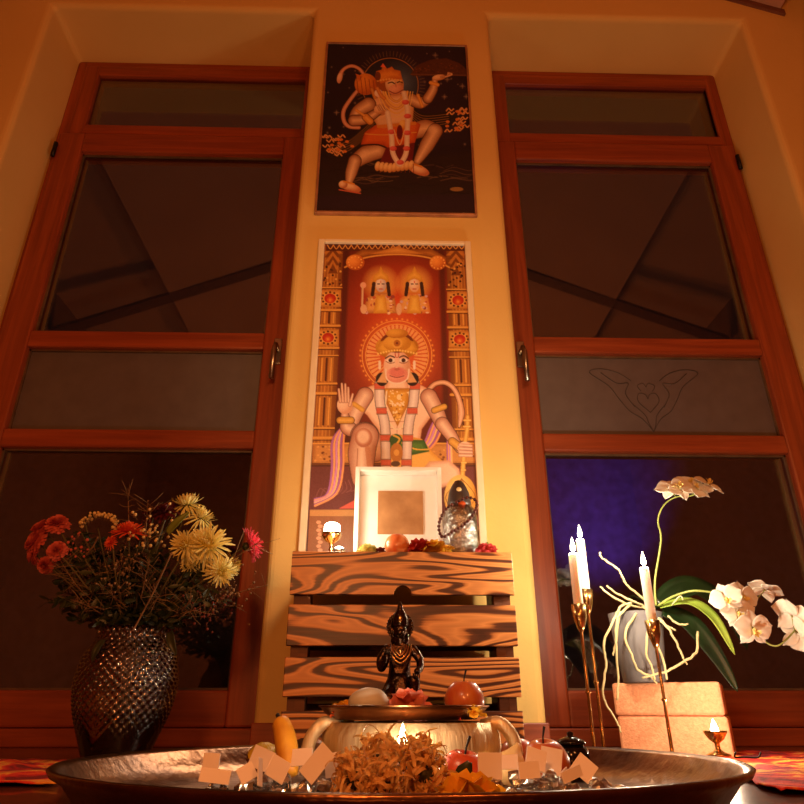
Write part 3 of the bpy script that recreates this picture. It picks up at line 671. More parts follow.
    for sx_ in (-1, 1):
        a.ell(390+sx_*26, 524, 18, 9, (250, 236, 226)); a.ell(390+sx_*26, 524, 9, 9, (70, 34, 22)); a.st([(390+sx_*10, 512), (390+sx_*28, 506), (390+sx_*46, 516)], 5, (90, 44, 30)); a.st([(390+sx_*10, 532), (390+sx_*28, 536), (390+sx_*44, 528)], 2.5, (150, 80, 60))
        a.st([(390+sx_*70, 530), (390+sx_*70, 556)], 10, (250, 230, 210))
    a.st([(390, 520), (388, 556)], 8, (250, 206, 180)); a.ell(390, 560, 12, 6, (200, 110, 96)); a.st([(382, 490), (385, 510), (395, 510), (398, 490)], 3, (206, 60, 40))
    a.ell(390, 452, 68, 42, (120, 50, 24)); a.poly([(306, 480), (322, 448), (390, 430), (458, 448), (474, 480), (452, 500), (390, 487), (328, 500)], (206, 140, 42), 3, hi=(236, 180, 70)); a.ell(390, 455, 58, 34, (206, 140, 42), hi=(240, 184, 76)); a.ell(390, 416, 46, 20, (196, 126, 36), hi=(236, 176, 70))
    a.ell(390, 455, 22, 22, (236, 180, 80)); a.ell(390, 455, 14, 14, (190, 116, 40)); a.ell(390, 455, 6, 6, (130, 60, 30))
    for k in range(15): a.ell(314+k*11, 498-14*math.sin(k/14*PI), 5, 5, (252, 214, 120))
    a.mottle(12); return a

t = thing('framed_print', 'dark night sky print of a striding crowned monkey figure, upper picture on pillar', 'picture', (.0225, YW, 1.593))
hw, hh = .2735, .844
f = MB()
for x0, x1, z0, z1 in ((-hw, -hw+.008, 0, hh), (hw-.008, hw, 0, hh), (-hw+.008, hw-.008, 0, .009), (-hw+.008, hw-.008, hh-.008, hh)): f.box(x0, x1, -.016, -.001, z0, z1)
f.build('frame', M['pinkedge'], t, smooth=False, bevel=.0015)
paint_leaping().mesh('print', -hw+.007, hw-.007, .008, hh-.007, -.011, M['art'], t)
t = thing('framed_print', 'large red gold print of a seated crowned monkey figure behind the crate', 'picture', (.019, YW, .407))
hw, hh = .248, 1.072
f = MB()
for x0, x1, z0, z1 in ((-hw, -hw+.02, 0, hh), (hw-.02, hw, 0, hh), (-hw+.02, hw-.02, 0, .02), (-hw+.02, hw-.02, hh-.014, hh)): f.box(x0, x1, -.024, -.001, z0, z1)
f.build('frame', M['ptrim'], t, smooth=False, bevel=.003)
paint_seated().mesh('print', -hw+.018, hw-.018, .018, hh-.013, -.014, M['art'], t)

# ------------------------------------------------------------------ crate
CX0, CX1, CY, CB = -.204, .277, 1.45, 1.715
t = thing('wooden_crate', 'flame grained wooden slat crate standing on its side against the pillar', 'crate', ((CX0+CX1)/2, CY, 0))
hw = (CX1-CX0)/2; D = CB-CY
for z0, z1 in ((.313, .404), (.210, .292), (.113, .188), (.004, .088)):
    s_ = MB()
    if z0 == .313:                               # top slat with the rounded finger notch in its lower edge
        pts = [(-hw, z0), (-.058+.022, z0)]
        cxn = .0; pts = [(-hw, z0), (cxn-.02, z0)]+[(cxn-.019*math.cos(a), z0+.019*math.sin(a)) for a in np.linspace(0, PI, 9)]+[(cxn+.02, z0), (hw, z0), (hw, z1), (-hw, z1)]
        prism(s_, pts, 0, .014)
    else: s_.box(-hw, hw, 0, .014, z0, z1)
    s_.build('front_slat', M['crate'], t, smooth=False, bevel=.0015)
    if z0 != .313: MB().box(-hw, hw, D-.014, D, z0+.01, z1+.015).build('back_slat', M['crate_in'], t, smooth=False, bevel=.0015)
for s in (-1, 1):
    MB().box(s*hw-s*.016-.008, s*hw-s*.016+.008, .014, D-.014, .004, .39).build('side_panel', M['crate_in'], t, smooth=False)
    MB().box(s*(hw-.03)-.014, s*(hw-.03)+.014, .0145, .04, .004, .39).build('corner_post', M['crate_in'], t, smooth=False, bevel=.0015)  # darker inner wood imitates the shade in the gaps
MB().box(-hw, hw, .0145, D, .3905, .404).build('top_board', M['crate'], t, smooth=False, bevel=.0015)
ZC = .405

# ------------------------------------------------------------------ candles
def flame(mb, c, h, r):
    prof = [(0, 0), (r*.7, h*.08), (r, h*.22), (r*.92, h*.38), (r*.6, h*.62), (r*.25, h*.85), (0, h)]; mb.lathe(prof, 12, c)
def candle(px, ptop, pcup, Y, z_floor, label, hlabel, lean=0):
    top = P(px, ptop, Y); cup = P(px, pcup, Y); x, y = top.x, Y
    zc = cup.z
    h = thing('candlestick', hlabel, 'candlestick', (x, y, z_floor))
    H = zc-z_floor
    MB().lathe([(.0, 0), (.034, 0), (.036, .003), (.030, .006), (.008, .010), (.004, .02)], 28).build('base', M['brass'], h)
    MB().lathe([(.0035, .012), (.0032, H*.45), (.0055, H*.46), (.0055, H*.47), (.0032, H*.48), (.003, H-.03), (.005, H-.028)], 14).build('stem', M['brass'], h)
    cupm = MB().lathe([(.004, H-.03), (.008, H-.02), (.0125, H-.004), (.0145, H+.022), (.0128, H+.022), (.011, H), (0.0, H-.001)], 20, fn=lambda r, a, t_: r*(1+.08*math.cos(a*8)*(t_ > .3)))
    cupm.build('cup', M['brass'], h)
    c = thing('taper_candle', label, 'candle', (x, y, zc+.001)); Lc = top.z-zc
    MB().lathe([(.0088, .001), (.0096, .03), (.0094, Lc-.004), (.0085, Lc), (.003, Lc-.002), (0, Lc-.003)], 20).build('wax', M['wax'], c)
    MB().tube([(0, 0, Lc-.003), (.001, 0, Lc+.006)], .0008, 6).build('wick', M['wick'], c)
    m = MB(); flame(m, (.001, 0, Lc+.004), .03, .0052); m.build('flame', M['flame'], c)
    return Vector((x, y, top.z+.02))
l1 = candle(573, 554, 616, 1.36, 0, 'white lit candle in front of the pair beside the window frame', 'thin brass candlestick of the front candle in the left pair')
l2 = candle(580, 540, 600, 1.47, 0, 'white lit candle behind its twin beside the window frame', 'thin brass candlestick of the rear candle in the left pair')
l3 = candle(644, 568, 632, 1.38, 0, 'white lit candle in front of the orchid pot', 'thin brass candlestick in front of the tan blocks')
for i, (p, wv) in enumerate(((l1, 2.0), (l2, 2.0), (l3, 3.6))): light('flame_light', p, wv, CAND, .012)

# brass oil lamp goblet, right
p = P(716, 738, 1.33); zf = 0
t = thing('goblet_lamp', 'small brass footed oil lamp burning right of the tan blocks', 'oil lamp', (p.x, 1.33, .014))
H = p.z-.002
MB().lathe([(.0, 0), (.02, 0), (.021, .003), (.01, .007), (.0045, .012), (.0045, H*.5), (.007, H*.55), (.013, H*.66), (.0195, H*.9), (.021, H), (.019, H), (.012, H*.72), (0, H*.68)], 28).build('cup', M['brass'], t)
m = MB(); flame(m, (0, 0, H-.006), .026, .007); m.build('flame', M['flame'], t)
light('flame_light', (p.x, 1.33, H+.034), 1.8, CAND, .012)

# footed glass tealight on the crate and a low one beside it
p = P(331, 552, 1.53); m1 = mp(p)
t = thing('goblet_lamp', 'brass footed holder with glowing white tealight on the left of the crate top', 'candle holder', (p.x, 1.53, ZC))
MB().lathe([(0, 0), (.017, 0), (.017, .003), (.006, .008), (.004, .016), (.007, .021), (.004, .026), (.005, .034), (.016, .041), (.0225, .052), (.0235, .059), (.021, .059), (.012, .045), (0, .043)], 28, fn=lambda r, a, t_: r*(1+(.04*math.cos(a*10) if t_ > .55 else 0))).build('cup', M['brass'], t)
MB().lathe([(0, .048), (.017, .05), (.019, .062), (.018, .078), (.013, .082), (0, .083)], 24).build('candle', M['flamewhite'], t)
light('flame_light', (p.x, 1.50, ZC+.10), .9, CAND, .02)
p = P(339, 549, 1.49)
t = thing('tealight', 'low glowing tealight beside the foot of the brass holder', 'candle', (p.x+.001, 1.485, ZC))
MB().lathe([(0, 0), (.0135, 0), (.0135, .012), (.012, .012), (.012, .006), (0, .006)], 24).build('cup', M['hub'], t)
MB().lathe([(0, .0065), (.0115, .0065), (.0115, .013), (.006, .017), (0, .018)], 20).build('candle', M['flamewhite'], t)
light('flame_light', (p.x, 1.475, ZC+.035), .5, CAND, .015)

# ------------------------------------------------------------------ white box frame
a_, b_ = P(352, 552, 1.60), P(442, 467, 1.60)
a_ = P(353, 552, 1.6); b_ = P(441, 467, 1.6); W_, H_ = b_.x-a_.x, b_.z-ZC
t = thing('box_frame', 'deep white box frame around a small brown sheet on the crate', 'picture frame', ((a_.x+b_.x)/2, 1.6, ZC))
f = MB(); e = .011
for x0, x1, z0, z1 in ((-W_/2, -W_/2+e, 0, H_), (W_/2-e, W_/2, 0, H_), (-W_/2+e, W_/2-e, 0, e), (-W_/2+e, W_/2-e, H_-e, H_)): f.box(x0, x1, 0, .045, z0, z1)
f.build('frame', M['white'], t, smooth=False, bevel=.0015)
MB().box(-W_/2+.01, W_/2-.01, .036, .04, .01, H_-.01).build('mat_board', M['matboard'], t, smooth=False)
M['sepia'] = plain('brown_sheet', (186, 140, 92), .8, c2=(150, 104, 62), scale=16, bump=.3)
x0, x1, z0, z1 = P(378, 500, 1.632).x-t.location.x, P(423, 500, 1.632).x-t.location.x, P(400, 534, 1.632).z-ZC, P(400, 491, 1.632).z-ZC
MB().box(x0, x1, .033, .0355, z0, z1).build('sheet', M['sepia'], t, smooth=False)

# ------------------------------------------------------------------ bottle with slate cone and bead strand
p = P(461, 552, 1.54); t = thing('glass_bottle', 'embossed clear bottle with a dark pointed top marked by a dot, on the crate', 'bottle', (p.x, 1.54, ZC))
hb = P(461, 505, 1.54).z-ZC
MB().lathe([(0, 0), (.038, 0), (.0415, .006), (.041, hb*.6), (.04, hb*.82), (.033, hb*.94), (.022, hb), (.019, hb), (.03, hb*.92), (.037, hb*.8), (.038, .008), (0, .006)], 36, fn=lambda r, a, t_: r*(1+.02*math.cos(a*16))).build('body', M['bottle'], t)
hc = P(461, 480, 1.54).z-ZC
MB().lathe([(.0, hb-.012), (.026, hb-.010), (.029, hb+.004), (.025, hb+(hc-hb)*.45), (.017, hb+(hc-hb)*.75), (.009, hc-.004), (0, hc)], 28).build('cap', M['cone'], t)
MB().ell((-.002, -.0235, hb+(hc-hb)*.5), (.006, .003, .006)).build('dot', M['pear'], t)
MB().ell((.003, -.029, hb-.006), (.009, .005, .008)).build('blossom', M['orose'], t)
cxp = p.x
loop = [P(x_, y_, Y_) for x_, y_, Y_ in ((455, 503, 1.508), (446, 509, 1.497), (440, 520, 1.494), (439, 530, 1.491), (443, 537, 1.489), (452, 532, 1.488), (463, 525, 1.488), (472, 516, 1.490), (477, 505, 1.496), (474, 499, 1.502), (465, 498, 1.506), (455, 503, 1.508))]
lp = spl(loop, 10); base = Vector(loop[4])
t = thing('bead_strand', 'dark brown seed bead strand looped around the bottle', 'beads', base)
dst = 0; last = lp[0]; bm_ = MB().ell((0, 0, 0), (.0041,)*3, 10, 8); first = None; cnt = 0
for a0, a1 in zip(lp, lp[1:]):
    dst += (a1-a0).length
    if dst >= .0078:
        dst = 0; cnt += 1
        if first is None: first = bm_.build('bead', M['bead'], t); bo = first
        else: bo = first.copy(); C.objects.link(bo); bo.parent = t
        bo.location = a1-base
MB().tube([q-base for q in lp], .0009, 5).build('cord', M['wick'], t)

# ------------------------------------------------------------------ flowers and fruit
def rose(mb, R_, n=34, seed=0, spread=1.0, H=.8):
    r = random.Random(seed)
    for i in range(n):
        t_ = i/n; an = i*2.4; el = lerp(1.4, -.05, t_**.8)*spread; d = Vector((math.cos(an)*math.cos(el), math.sin(an)*math.cos(el), math.sin(el)*H))
        b = Vector((math.cos(an), math.sin(an), 0))*R_*.12*t_
        mb.petal(b, d, Vector((-math.sin(an), math.cos(an), 0)), R_*lerp(.75, 1.0, t_)*r.uniform(.85, 1.1), R_*lerp(.4, .8, t_), lerp(-1.1, 1.2, t_)*r.uniform(.6, 1.2), .28, 6, .75, R_*.07)
def bloomhead(name, label, mat, loc, R_, rot=(0, 0, 0), seed=0, cat='flower', n=34, group=None, spread=1., H=.8):
    m = MB(); rose(m, R_, n, seed, spread, H); o = m.build(name, mat); tag(o, label, cat, group, loc, rot); return o
def apple(name, label, mat, loc, R_, rot=(0, 0, 0), stem=True, sq=.92, cat='apple', leaf=False):
    t = thing(name, label, cat, loc, rot)
    pr = []
    for i in range(25):
        a = PI*i/24; r = R_*math.sin(a)*(1.0+.08*math.cos(a*1)); z = -R_*sq*math.cos(a)
        dm = math.exp(-(r/R_*3.2)**2)
        z = z-.3*R_*dm*(1 if a > PI/2 else -.5); r = r*(1 - .06*math.cos(a)*-1)
        pr.append((r, z))
    mn = min(z for r, z in pr)
    MB().lathe([(r, z-mn) for r, z in pr], 28, fn=lambda r, a, t_: r*(1+.02*math.cos(5*a+1))).build('flesh', mat, t)
    if stem: MB().tube([(0, 0, R_*1.35), (.001, 0, R_*1.75), (R_*.15, 0, R_*2.15)], [R_*.04, R_*.035, R_*.06], 6).build('stem', M['wick'], t)
    return t
# crate top
def onshelf(px, Y, z=ZC): q = P(px, 545, Y); return Vector((q.x, Y, z))
apple('tangerine', 'round orange pink fruit in front of the white frame on the crate', M['peach'], onshelf(397, 1.50), .0285, stem=False, sq=.98, cat='fruit')
bloomhead('rose_head', 'red rose head beside the round fruit on the crate', M['rrose'], onshelf(419, 1.49, ZC+.012), .028, (-.5, 0, .3), 1)
bloomhead('rose_head', 'yellow rose head beside the bottle on the crate', M['yrose'], onshelf(434, 1.495, ZC+.010), .030, (-.5, .2, .8), 2)
bloomhead('rose_head', 'small loose yellow blossom touching the bottle on the crate', M['yrose'], onshelf(446, 1.475, ZC+.006), .018, (-.3, .4, 2), 9)
bloomhead('carnation', 'small pink carnation at the right end of the crate top', M['prose'], onshelf(486, 1.49, ZC+.006), .024, (-.6, 0, 0), 3, n=46)
bloomhead('carnation', 'pale green blossom in front of the white frame on the crate', M['grose'], onshelf(368, 1.49, ZC+.004), .024, (-.5, .2, 0), 4)
bloomhead('petal_scrap', 'dark withered blossom left of the round fruit on the crate', M['wine'], onshelf(381, 1.475, ZC+.004), .013, (-.4, .2, 0), 5, n=14)
m = MB(); m.petal((0, 0, 0), (.2, -.1, 1), (1, 0, 0), .04, .012, .3, .2); m.petal((0, 0, 0), (-.5, -.1, 1), (1, 0, 0), .03, .01, .3, .2)
tag(m.build('leaf_scrap', M['lleaf']), 'pointed pale leaf beside the pink carnation on the crate', 'leaf', None, onshelf(484, 1.53))

# ------------------------------------------------------------------ big tray
TY, TR = .86, .36
q = P(402, 790, .5)
t = thing('serving_tray', 'very large round aged copper tray with raised rim on the floor', 'tray', (.02, TY, .004))
TC = Vector((.02, TY, 0))
MB().lathe([(0, 0), (.300, 0), (.322, .004), (.344, .018), (.356, .033), (.364, .037), (.367, .035), (.364, .030), (.353, .024), (.340, .008), (.326, -.003), (.29, -.0035), (0, -.0035)][::-1], 128).build('dish', M['copper'], t)
ZTt = .0045
def ontray(px, py, Y, z=ZTt): q = P(px, py, Y); return Vector((q.x, Y, z))

# bowl, plate and bronze figure
BY = 1.02
c = P(411, 712, BY); zb = .0775
t = thing('metal_bowl', 'squat pale gold textured metal bowl with looped side handles on the tray', 'bowl', (c.x, BY, ZTt))
hb = zb-ZTt
MB().lathe([(0, 0), (.07, 0), (.10, .006), (.117, .022), (.123, .04), (.122, .056), (.114, .070), (.10, hb-.003), (.094, hb-.002), (.11, .06), (.112, .03), (.09, .012), (0, .008)], 72).build('body', M['bowl'], t)
for s in (-1, 1):
    MB().tube(spl([(s*.095, -.03, hb-.008), (s*.118, -.035, hb-.004), (s*.135, -.035, .05), (s*.138, -.03, .022), (s*.122, -.02, .012)], 6), .009, 12).build('handle', M['bowl'], t)
c = P(404, 712, BY); zp = zb+.0005
t = thing('copper_plate', 'flat copper offering plate on top of the pale gold bowl', 'plate', (c.x, BY, zp))
MB().lathe([(0, 0), (.100, 0), (.112, .010), (.1185, .0175), (.1195, .0165), (.1125, .013), (.101, .0035), (0, .003)], 72).build('dish', M['plate'], t)
ZP = zp+.004
def onplate(px, Y, z=ZP): q = P(px, 695, Y); return Vector((q.x, Y, z))
o = MB().ell((0, 0, 0), (.027, .020, .0185), 24, 16, .05).build('pebble', M['stone']); tag(o, 'smooth grey egg shaped stone on the copper plate', 'stone', None, onplate(369, .96, ZP+.0165))
bloomhead('rose_head', 'yellow blossom behind the grey stone on the copper plate', M['yrose'], onplate(346, 1.0, ZP+.004), .022, (-.4, 0, 0), 12)
bloomhead('rose_head', 'salmon pink rose lying in front of the bronze figure', M['rose'], onplate(410, .955, ZP+.010), .026, (-.9, .2, 0), 13, n=44)
bloomhead('petal_scrap', 'crumpled yellow petals between pink rose and apple on the plate', M['yrose'], onplate(440, .94, ZP+.002), .016, (-.3, 0, 0), 14, n=14)
bloomhead('petal_scrap', 'small red petal left of the yellow petals on the plate', M['rrose'], onplate(452, .945, ZP+.001), .010, (-.3, .3, 0), 15, n=10)
apple('apple', 'brown red apple with stem on the copper plate', M['yapple'], onplate(464, 1.0), .0275)
bloomhead('petal_scrap', 'orange yellow petals in front of the apple on the plate', M['yrose'], onplate(473, .95, ZP+.002), .017, (-.2, .1, 0), 16, n=16)
bloomhead('petal_scrap', 'reddish petals at the left front edge of the plate behind the stone', M['orose'], onplate(338, .97, ZP+.001), .010, (-.2, .1, 0), 17, n=10)

# bronze statue
def skin(name, V_, E_, R_, mat, parent, root=0, sub=2):
    me = bpy.data.meshes.new(name); me.from_pydata(V_, E_, []); me.materials.append(mat)
    o = bpy.data.objects.new(name, me); C.objects.link(o); o.parent = parent
    sk = o.modifiers.new('skin', 'SKIN'); sk.use_smooth_shade = True
    sb = o.modifiers.new('sub', 'SUBSURF'); sb.levels = sb.render_levels = sub
    for i, r in enumerate(R_):
        d = me.skin_vertices[0].data[i]; d.radius = (r, r) if not isinstance(r, tuple) else r; d.use_root = (i == root)
    return o
sp = onplate(400, 1.055)
t = thing('bronze_statuette', 'dark bronze crowned seated figure on the copper plate', 'statue', sp); t.scale = (1.14, 1.1, 1.09)
MB().lathe([(0, 0), (.030, 0), (.031, .004), (.028, .008), (.029, .011), (0, .0115)], 36, sy=.8).build('plinth', M['bronze'], t)
V_ = [(0, .006, .040), (0, .004, .056), (0, .002, .074), (0, 0, .086), (0, -.002, .093), (0, -.002, .108),
      (-.017, 0, .083), (-.0265, -.001, .068), (-.0245, -.012, .055), (-.0175, -.021, .066), (-.017, -.022, .076),
      (.017, 0, .083), (.0265, -.001, .069), (.0255, -.012, .057), (.0195, -.022, .052),
      (-.010, -.002, .034), (-.0165, -.022, .020), (-.012, -.006, .014), (-.004, .01, .014),
      (.010, -.002, .036), (.0185, -.022, .045), (.018, -.018, .026), (.018, -.023, .013), (.018, -.030, .012)]
E_ = [(0, 1), (1, 2), (2, 3), (3, 4), (4, 5), (2, 6), (6, 7), (7, 8), (8, 9), (9, 10), (2, 11), (11, 12), (12, 13), (13, 14), (0, 15), (15, 16), (16, 17), (17, 18), (0, 19), (19, 20), (20, 21), (21, 22), (22, 23)]
R_ = [.013, .0105, .0125, .0065, .0058, .0082, .0075, .006, .005, .0038, .0044, .0075, .006, .005, .0045, .010, .0085, .007, .005, .0095, .008, .006, .005, .0036]
skin('body', V_, E_, R_, M['bronze'], t)
hd = MB().ell((0, -.004, .1065), (.0088, .0088, .0112), 24, 18)
hd.ell((0, -.0115, .1035), (.0052, .0042, .0038)).ell((0, -.0125, .1065), (.0016, .003, .003))
for s in (-1, 1): hd.ell((s*.0035, -.0115, .1095), (.0018, .0012, .001)).ell((s*.009, -.002, .106), (.0018, .0028, .004)).ell((s*.0095, -.002, .1005), (.002, .002, .0026))
hd.ell((0, .003, .095), (.0125, .008, .011)); hd.build('head', M['bronze'], t)
MB().lathe([(.0, .110), (.0105, .112), (.0115, .116), (.0105, .119), (.0108, .122), (.0085, .127), (.0078, .130), (.005, .134), (.0035, .138), (.0035, .140), (.0015, .144), (0, .149)], 24, fn=lambda r, a, t_: r*(1+.05*math.cos(a*8))).build('crown', M['bronze'], t)
hl = MB(); N = 28; z0 = .113
for k in range(N):
    a = 2*PI*k/N; hl.ell((.0165*math.cos(a), .004, z0+.0175*math.sin(a)), (.0021, .0016, .0021), 8, 6)
hl.lathe([(.0, -.0012), (.0155, -.0012), (.0168, 0), (.0155, .0012), (0, .0012)], 40)
k0 = len(hl.v)-40*5
for i in range(k0, len(hl.v)): x, y, z = hl.v[i]; hl.v[i] = (x, .004+z, z0+y*1.06)
hl.build('halo', M['bronze'], t)
dr = MB().lathe([(.028, .011), (.027, .022), (.021, .034), (.016, .046), (.012, .052)], 48, (0, 0, 0), 1, .72, fn=lambda r, a, t_: r*(1+.07*math.cos(a*14)*(1-t_)))
dr.build('robe', M['bronze'], t)
nk = MB()
for r_, w_ in ((.008, .0011), (.011, .0011), (.0145, .0013)):
    nk.tube(spl([(-r_, -.006, .089), (-r_*.8, -.0125, .088-r_*.9), (0, -.0155, .086-r_*1.5), (r_*.8, -.0125, .088-r_*.9), (r_, -.006, .089)], 5), w_, 6)
nk.ell((0, -.0165, .079), (.0024, .0015, .0028)); nk.build('necklace', M['brass'], t)
MB().ell((0, -.0105, .1215), (.0028, .0016, .0046)).build('crown_jewel', M['brass'], t)
hh_ = MB()
for k in range(4): hh_.tube([(-.0205+k*.0022, -.0225, .074), (-.0208+k*.0024, -.0228, .0815+(.0012 if k in (1, 2) else 0)), (-.0208+k*.0024, -.0232, .0855+(.0012 if k in (1, 2) else 0))], [.0012, .0011, .0008], 6)
hh_.tube([(-.0135, -.0225, .073), (-.011, -.0225, .0765)], [.0013, .0009], 6)
for k in range(4): hh_.tube([(.0165+k*.0024, -.0225, .0505), (.0165+k*.0024, -.0275, .049), (.0165+k*.0024, -.0285, .045)], [.0013, .0011, .0009], 6)
hh_.build('fingers', M['bronze'], t)

# added candle standing in for the glint on the bowl, then dried flower heads
q = P(401, 744, .84); t = thing('tealight', 'added small lit candle standing in for the bright reflection on the pale gold bowl', 'candle', (q.x+.002, .84, ZTt))
hq = .045
MB().lathe([(0, 0), (.010, 0), (.010, hq), (0, hq-.001)], 18).build('wax', M['wax'], t)
m = MB(); flame(m, (0, 0, hq+.001), .026, .0055); m.build('flame', M['flame'], t)
light('flame_light', (q.x+.002, .835, ZTt+hq+.016), .8, CAND, .01)  # light of the added candle, brightens the bowl front
def mum(mb, R_, n, seed, elmin=-.3, wid=.16, curl=.9, L0=.55, H=1.0, tip=.5):
    r = random.Random(seed)
    for i in range(n):
        t_ = (i+.5)/n; an = i*2.39996; el = math.asin(max(-1, min(1, lerp(1, math.sin(elmin), t_)))); d = Vector((math.cos(an)*math.cos(el), math.sin(an)*math.cos(el), math.sin(el)*H))
        mb.petal(d*R_*.1, d, Vector((-math.sin(an), math.cos(an), 0)), R_*lerp(L0, 1, t_)*r.uniform(.85, 1.12), R_*wid, curl*r.uniform(.3, 1.3)*(-1 if t_ < .6 else .6), .25, 4, tip)
hd_ = [(354, 780, .62, .022, 'flattened pale dried flower head at the left of the golden heads'), (377, 764, .70, .028, 'tall golden dried flower head left of the little candle'), (398, 772, .64, .029, 'largest golden dried flower head at the front middle of the tray'),
       (425, 775, .62, .024, 'curled golden dried flower head beside the orange petal'), (417, 758, .70, .023, 'golden dried flower head in front of the bowl under the candle'), (383, 786, .56, .021, 'low brown dried flower head nearest the tray rim')]
for i, (x_, y_, Y_, r_, lb) in enumerate(hd_):
    pp = P(x_, y_, Y_); t = thing('dried_chrysanthemum', lb, 'flower', (pp.x, Y_, max(.022, pp.z)))
    m = MB(); rr_ = random.Random(i)
    for k in range(130):
        d_ = Vector((rr_.gauss(0, 1), rr_.gauss(0, 1), rr_.gauss(.25, 1))).normalized()
        m.petal(d_*r_*rr_.uniform(.2, .6), d_, Vector((rr_.gauss(0, 1), rr_.gauss(0, 1), rr_.gauss(0, 1))), r_*rr_.uniform(.6, 1.1), r_*.13, rr_.uniform(1.5, 4.5), .2, 7, .8); m.build('petals', M['gold'], t); MB().ell((0, 0, 0), (r_*.3,)*3).build('flower_base', M['stem'], t)
    MB().tube([(0, 0, -r_*.3), (.004, .01, -max(.001, pp.z-.008 if pp.z > .028 else .018))], .002, 6).build('stem', M['stem'], t)

# fruit on the tray
apple('apple', 'shiny red apple on the tray in front of the bowl', M['apple'], ontray(460, 750, .80), .0285, (.15, .1, 0))
apple('apple', 'red and yellow apple behind the right cards on the tray', M['yapple'], ontray(545, 745, .98), .031, (.2, -.1, 0))
apple('apple', 'smaller blushed apple between bowl and right apple', M['yapple'], ontray(516, 735, 1.10), .029, (0, .2, 1), stem=False)
o = MB().lathe([(0, 0), (.018, .003), (.024, .014), (.022, .027), (.012, .038), (.005, .047), (.003, .052), (0, .053)], 28, fn=lambda r, a, t_: r*(1+.05*math.cos(a*6))).build('garlic_bulb', M['pear']); tag(o, 'pale round bulb against the right handle of the bowl', 'fruit', None, ontray(502, 745, .95), (0, .5, .4))
bloomhead('rose_head', 'yellow rose lying at the front of the tray beside the right cards', M['yrose'], ontray(468, 780, .60, .020), .029, (-.7, .2, .4), 21, n=40)
m = MB(); 
for k in range(5): m.petal((0, 0, 0), (.3*math.cos(k*1.3), -.3+.3*math.sin(k), 1), (1, .2*k, 0), .026, .018, .5, .25)
tag(m.build('petal_scrap', M['orose']), 'upright orange petals between dried flowers and red apple', 'petal', None, ontray(444, 770, .70, .012))
m = MB(); m.petal((0, 0, 0), (.5, 0, 1), (1, 0, 0), .05, .014, .8, .2); m.petal((0, 0, 0), (.9, 0, .5), (0, 1, 0), .04, .012, .5, .2)
tag(m.build('leaf_scrap', M['leaf'], sol=.0008), 'dark curled leaf left of the yellow rose on the tray', 'leaf', None, ontray(443, 783, .62, .010))
bloomhead('rose_head', 'small dull yellow rose alone at the left of the tray', M['yrose'], ontray(182, 781, .66, .010), .016, (-.3, .1, 0), 22, n=22)
o = MB().lathe([(0, 0), (.005, .001), (.012, .008), (.0165, .02), (.0165, .03), (.012, .041), (.006, .047), (.004, .051), (0, .052)], 24).build('lemon', M['lemon']); tag(o, 'yellow green lemon at the back left of the tray beside the banana', 'lemon', None, ontray(247, 745, 1.13, .019), (0, 1.2, .5))
t = thing('banana', 'short ripe banana leaning between lemon and bowl', 'banana', ontray(284, 765, .95, .006))
pp = spl([(.008, -.01, .0085), (.004, 0, .03), (-.004, .015, .055), (-.014, .03, .072)], 6); MB().tube(pp, [.004]+[.0105+.004*math.sin(i/(len(pp)-1)*PI) for i in range(1, len(pp)-2)]+[.009, .004], 10).build('flesh', M['banana'], t)
MB().tube([pp[-1], pp[-1]+Vector((-.004, .006, .006))], .003, 6).build('stem', M['wick'], t)
MB().tube([(-.004, -.004, .045), (.001, -.004, .038), (.004, -.006, .03)], .0016, 6).build('bruise', M['wick'], t)
# crumpled film bag left of the bowl
m = MB(); n_ = 14
for i in range(n_+1):
    for j in range(n_+1):
        u_, v_ = i/n_, j/n_; h_ = .052*math.sin(u_*PI)**.6*math.sin(v_*PI)**.6*(1+.35*noise.noise(Vector((u_*5, v_*5, 2)))); m.v.append((-.06+.12*u_, -.04+.08*v_, .001+h_))
m.f = [(i*(n_+1)+j, (i+1)*(n_+1)+j, (i+1)*(n_+1)+j+1, i*(n_+1)+j+1) for i in range(n_) for j in range(n_)]
tag(m.build('film_bag', M['veil'], smooth=False), 'crumpled grey translucent bag left of the bowl at the foot of the crate', 'bag', None, ontray(318, 735, 1.13, .002))
# dark jar
t = thing('lidded_jar', 'small shiny black lidded jar at the back right of the tray', 'jar', ontray(571, 745, 1.04))
MB().lathe([(0, 0), (.014, 0), (.013, .006), (.02, .012), (.024, .024), (.022, .036), (.017, .04), (0, .04)], 28).build('body', M['black'], t)
MB().lathe([(.018, .0405), (.021, .0425), (.019, .046), (.010, .050), (.004, .052), (.005, .056), (0, .058)], 28).build('lid', M['black'], t)
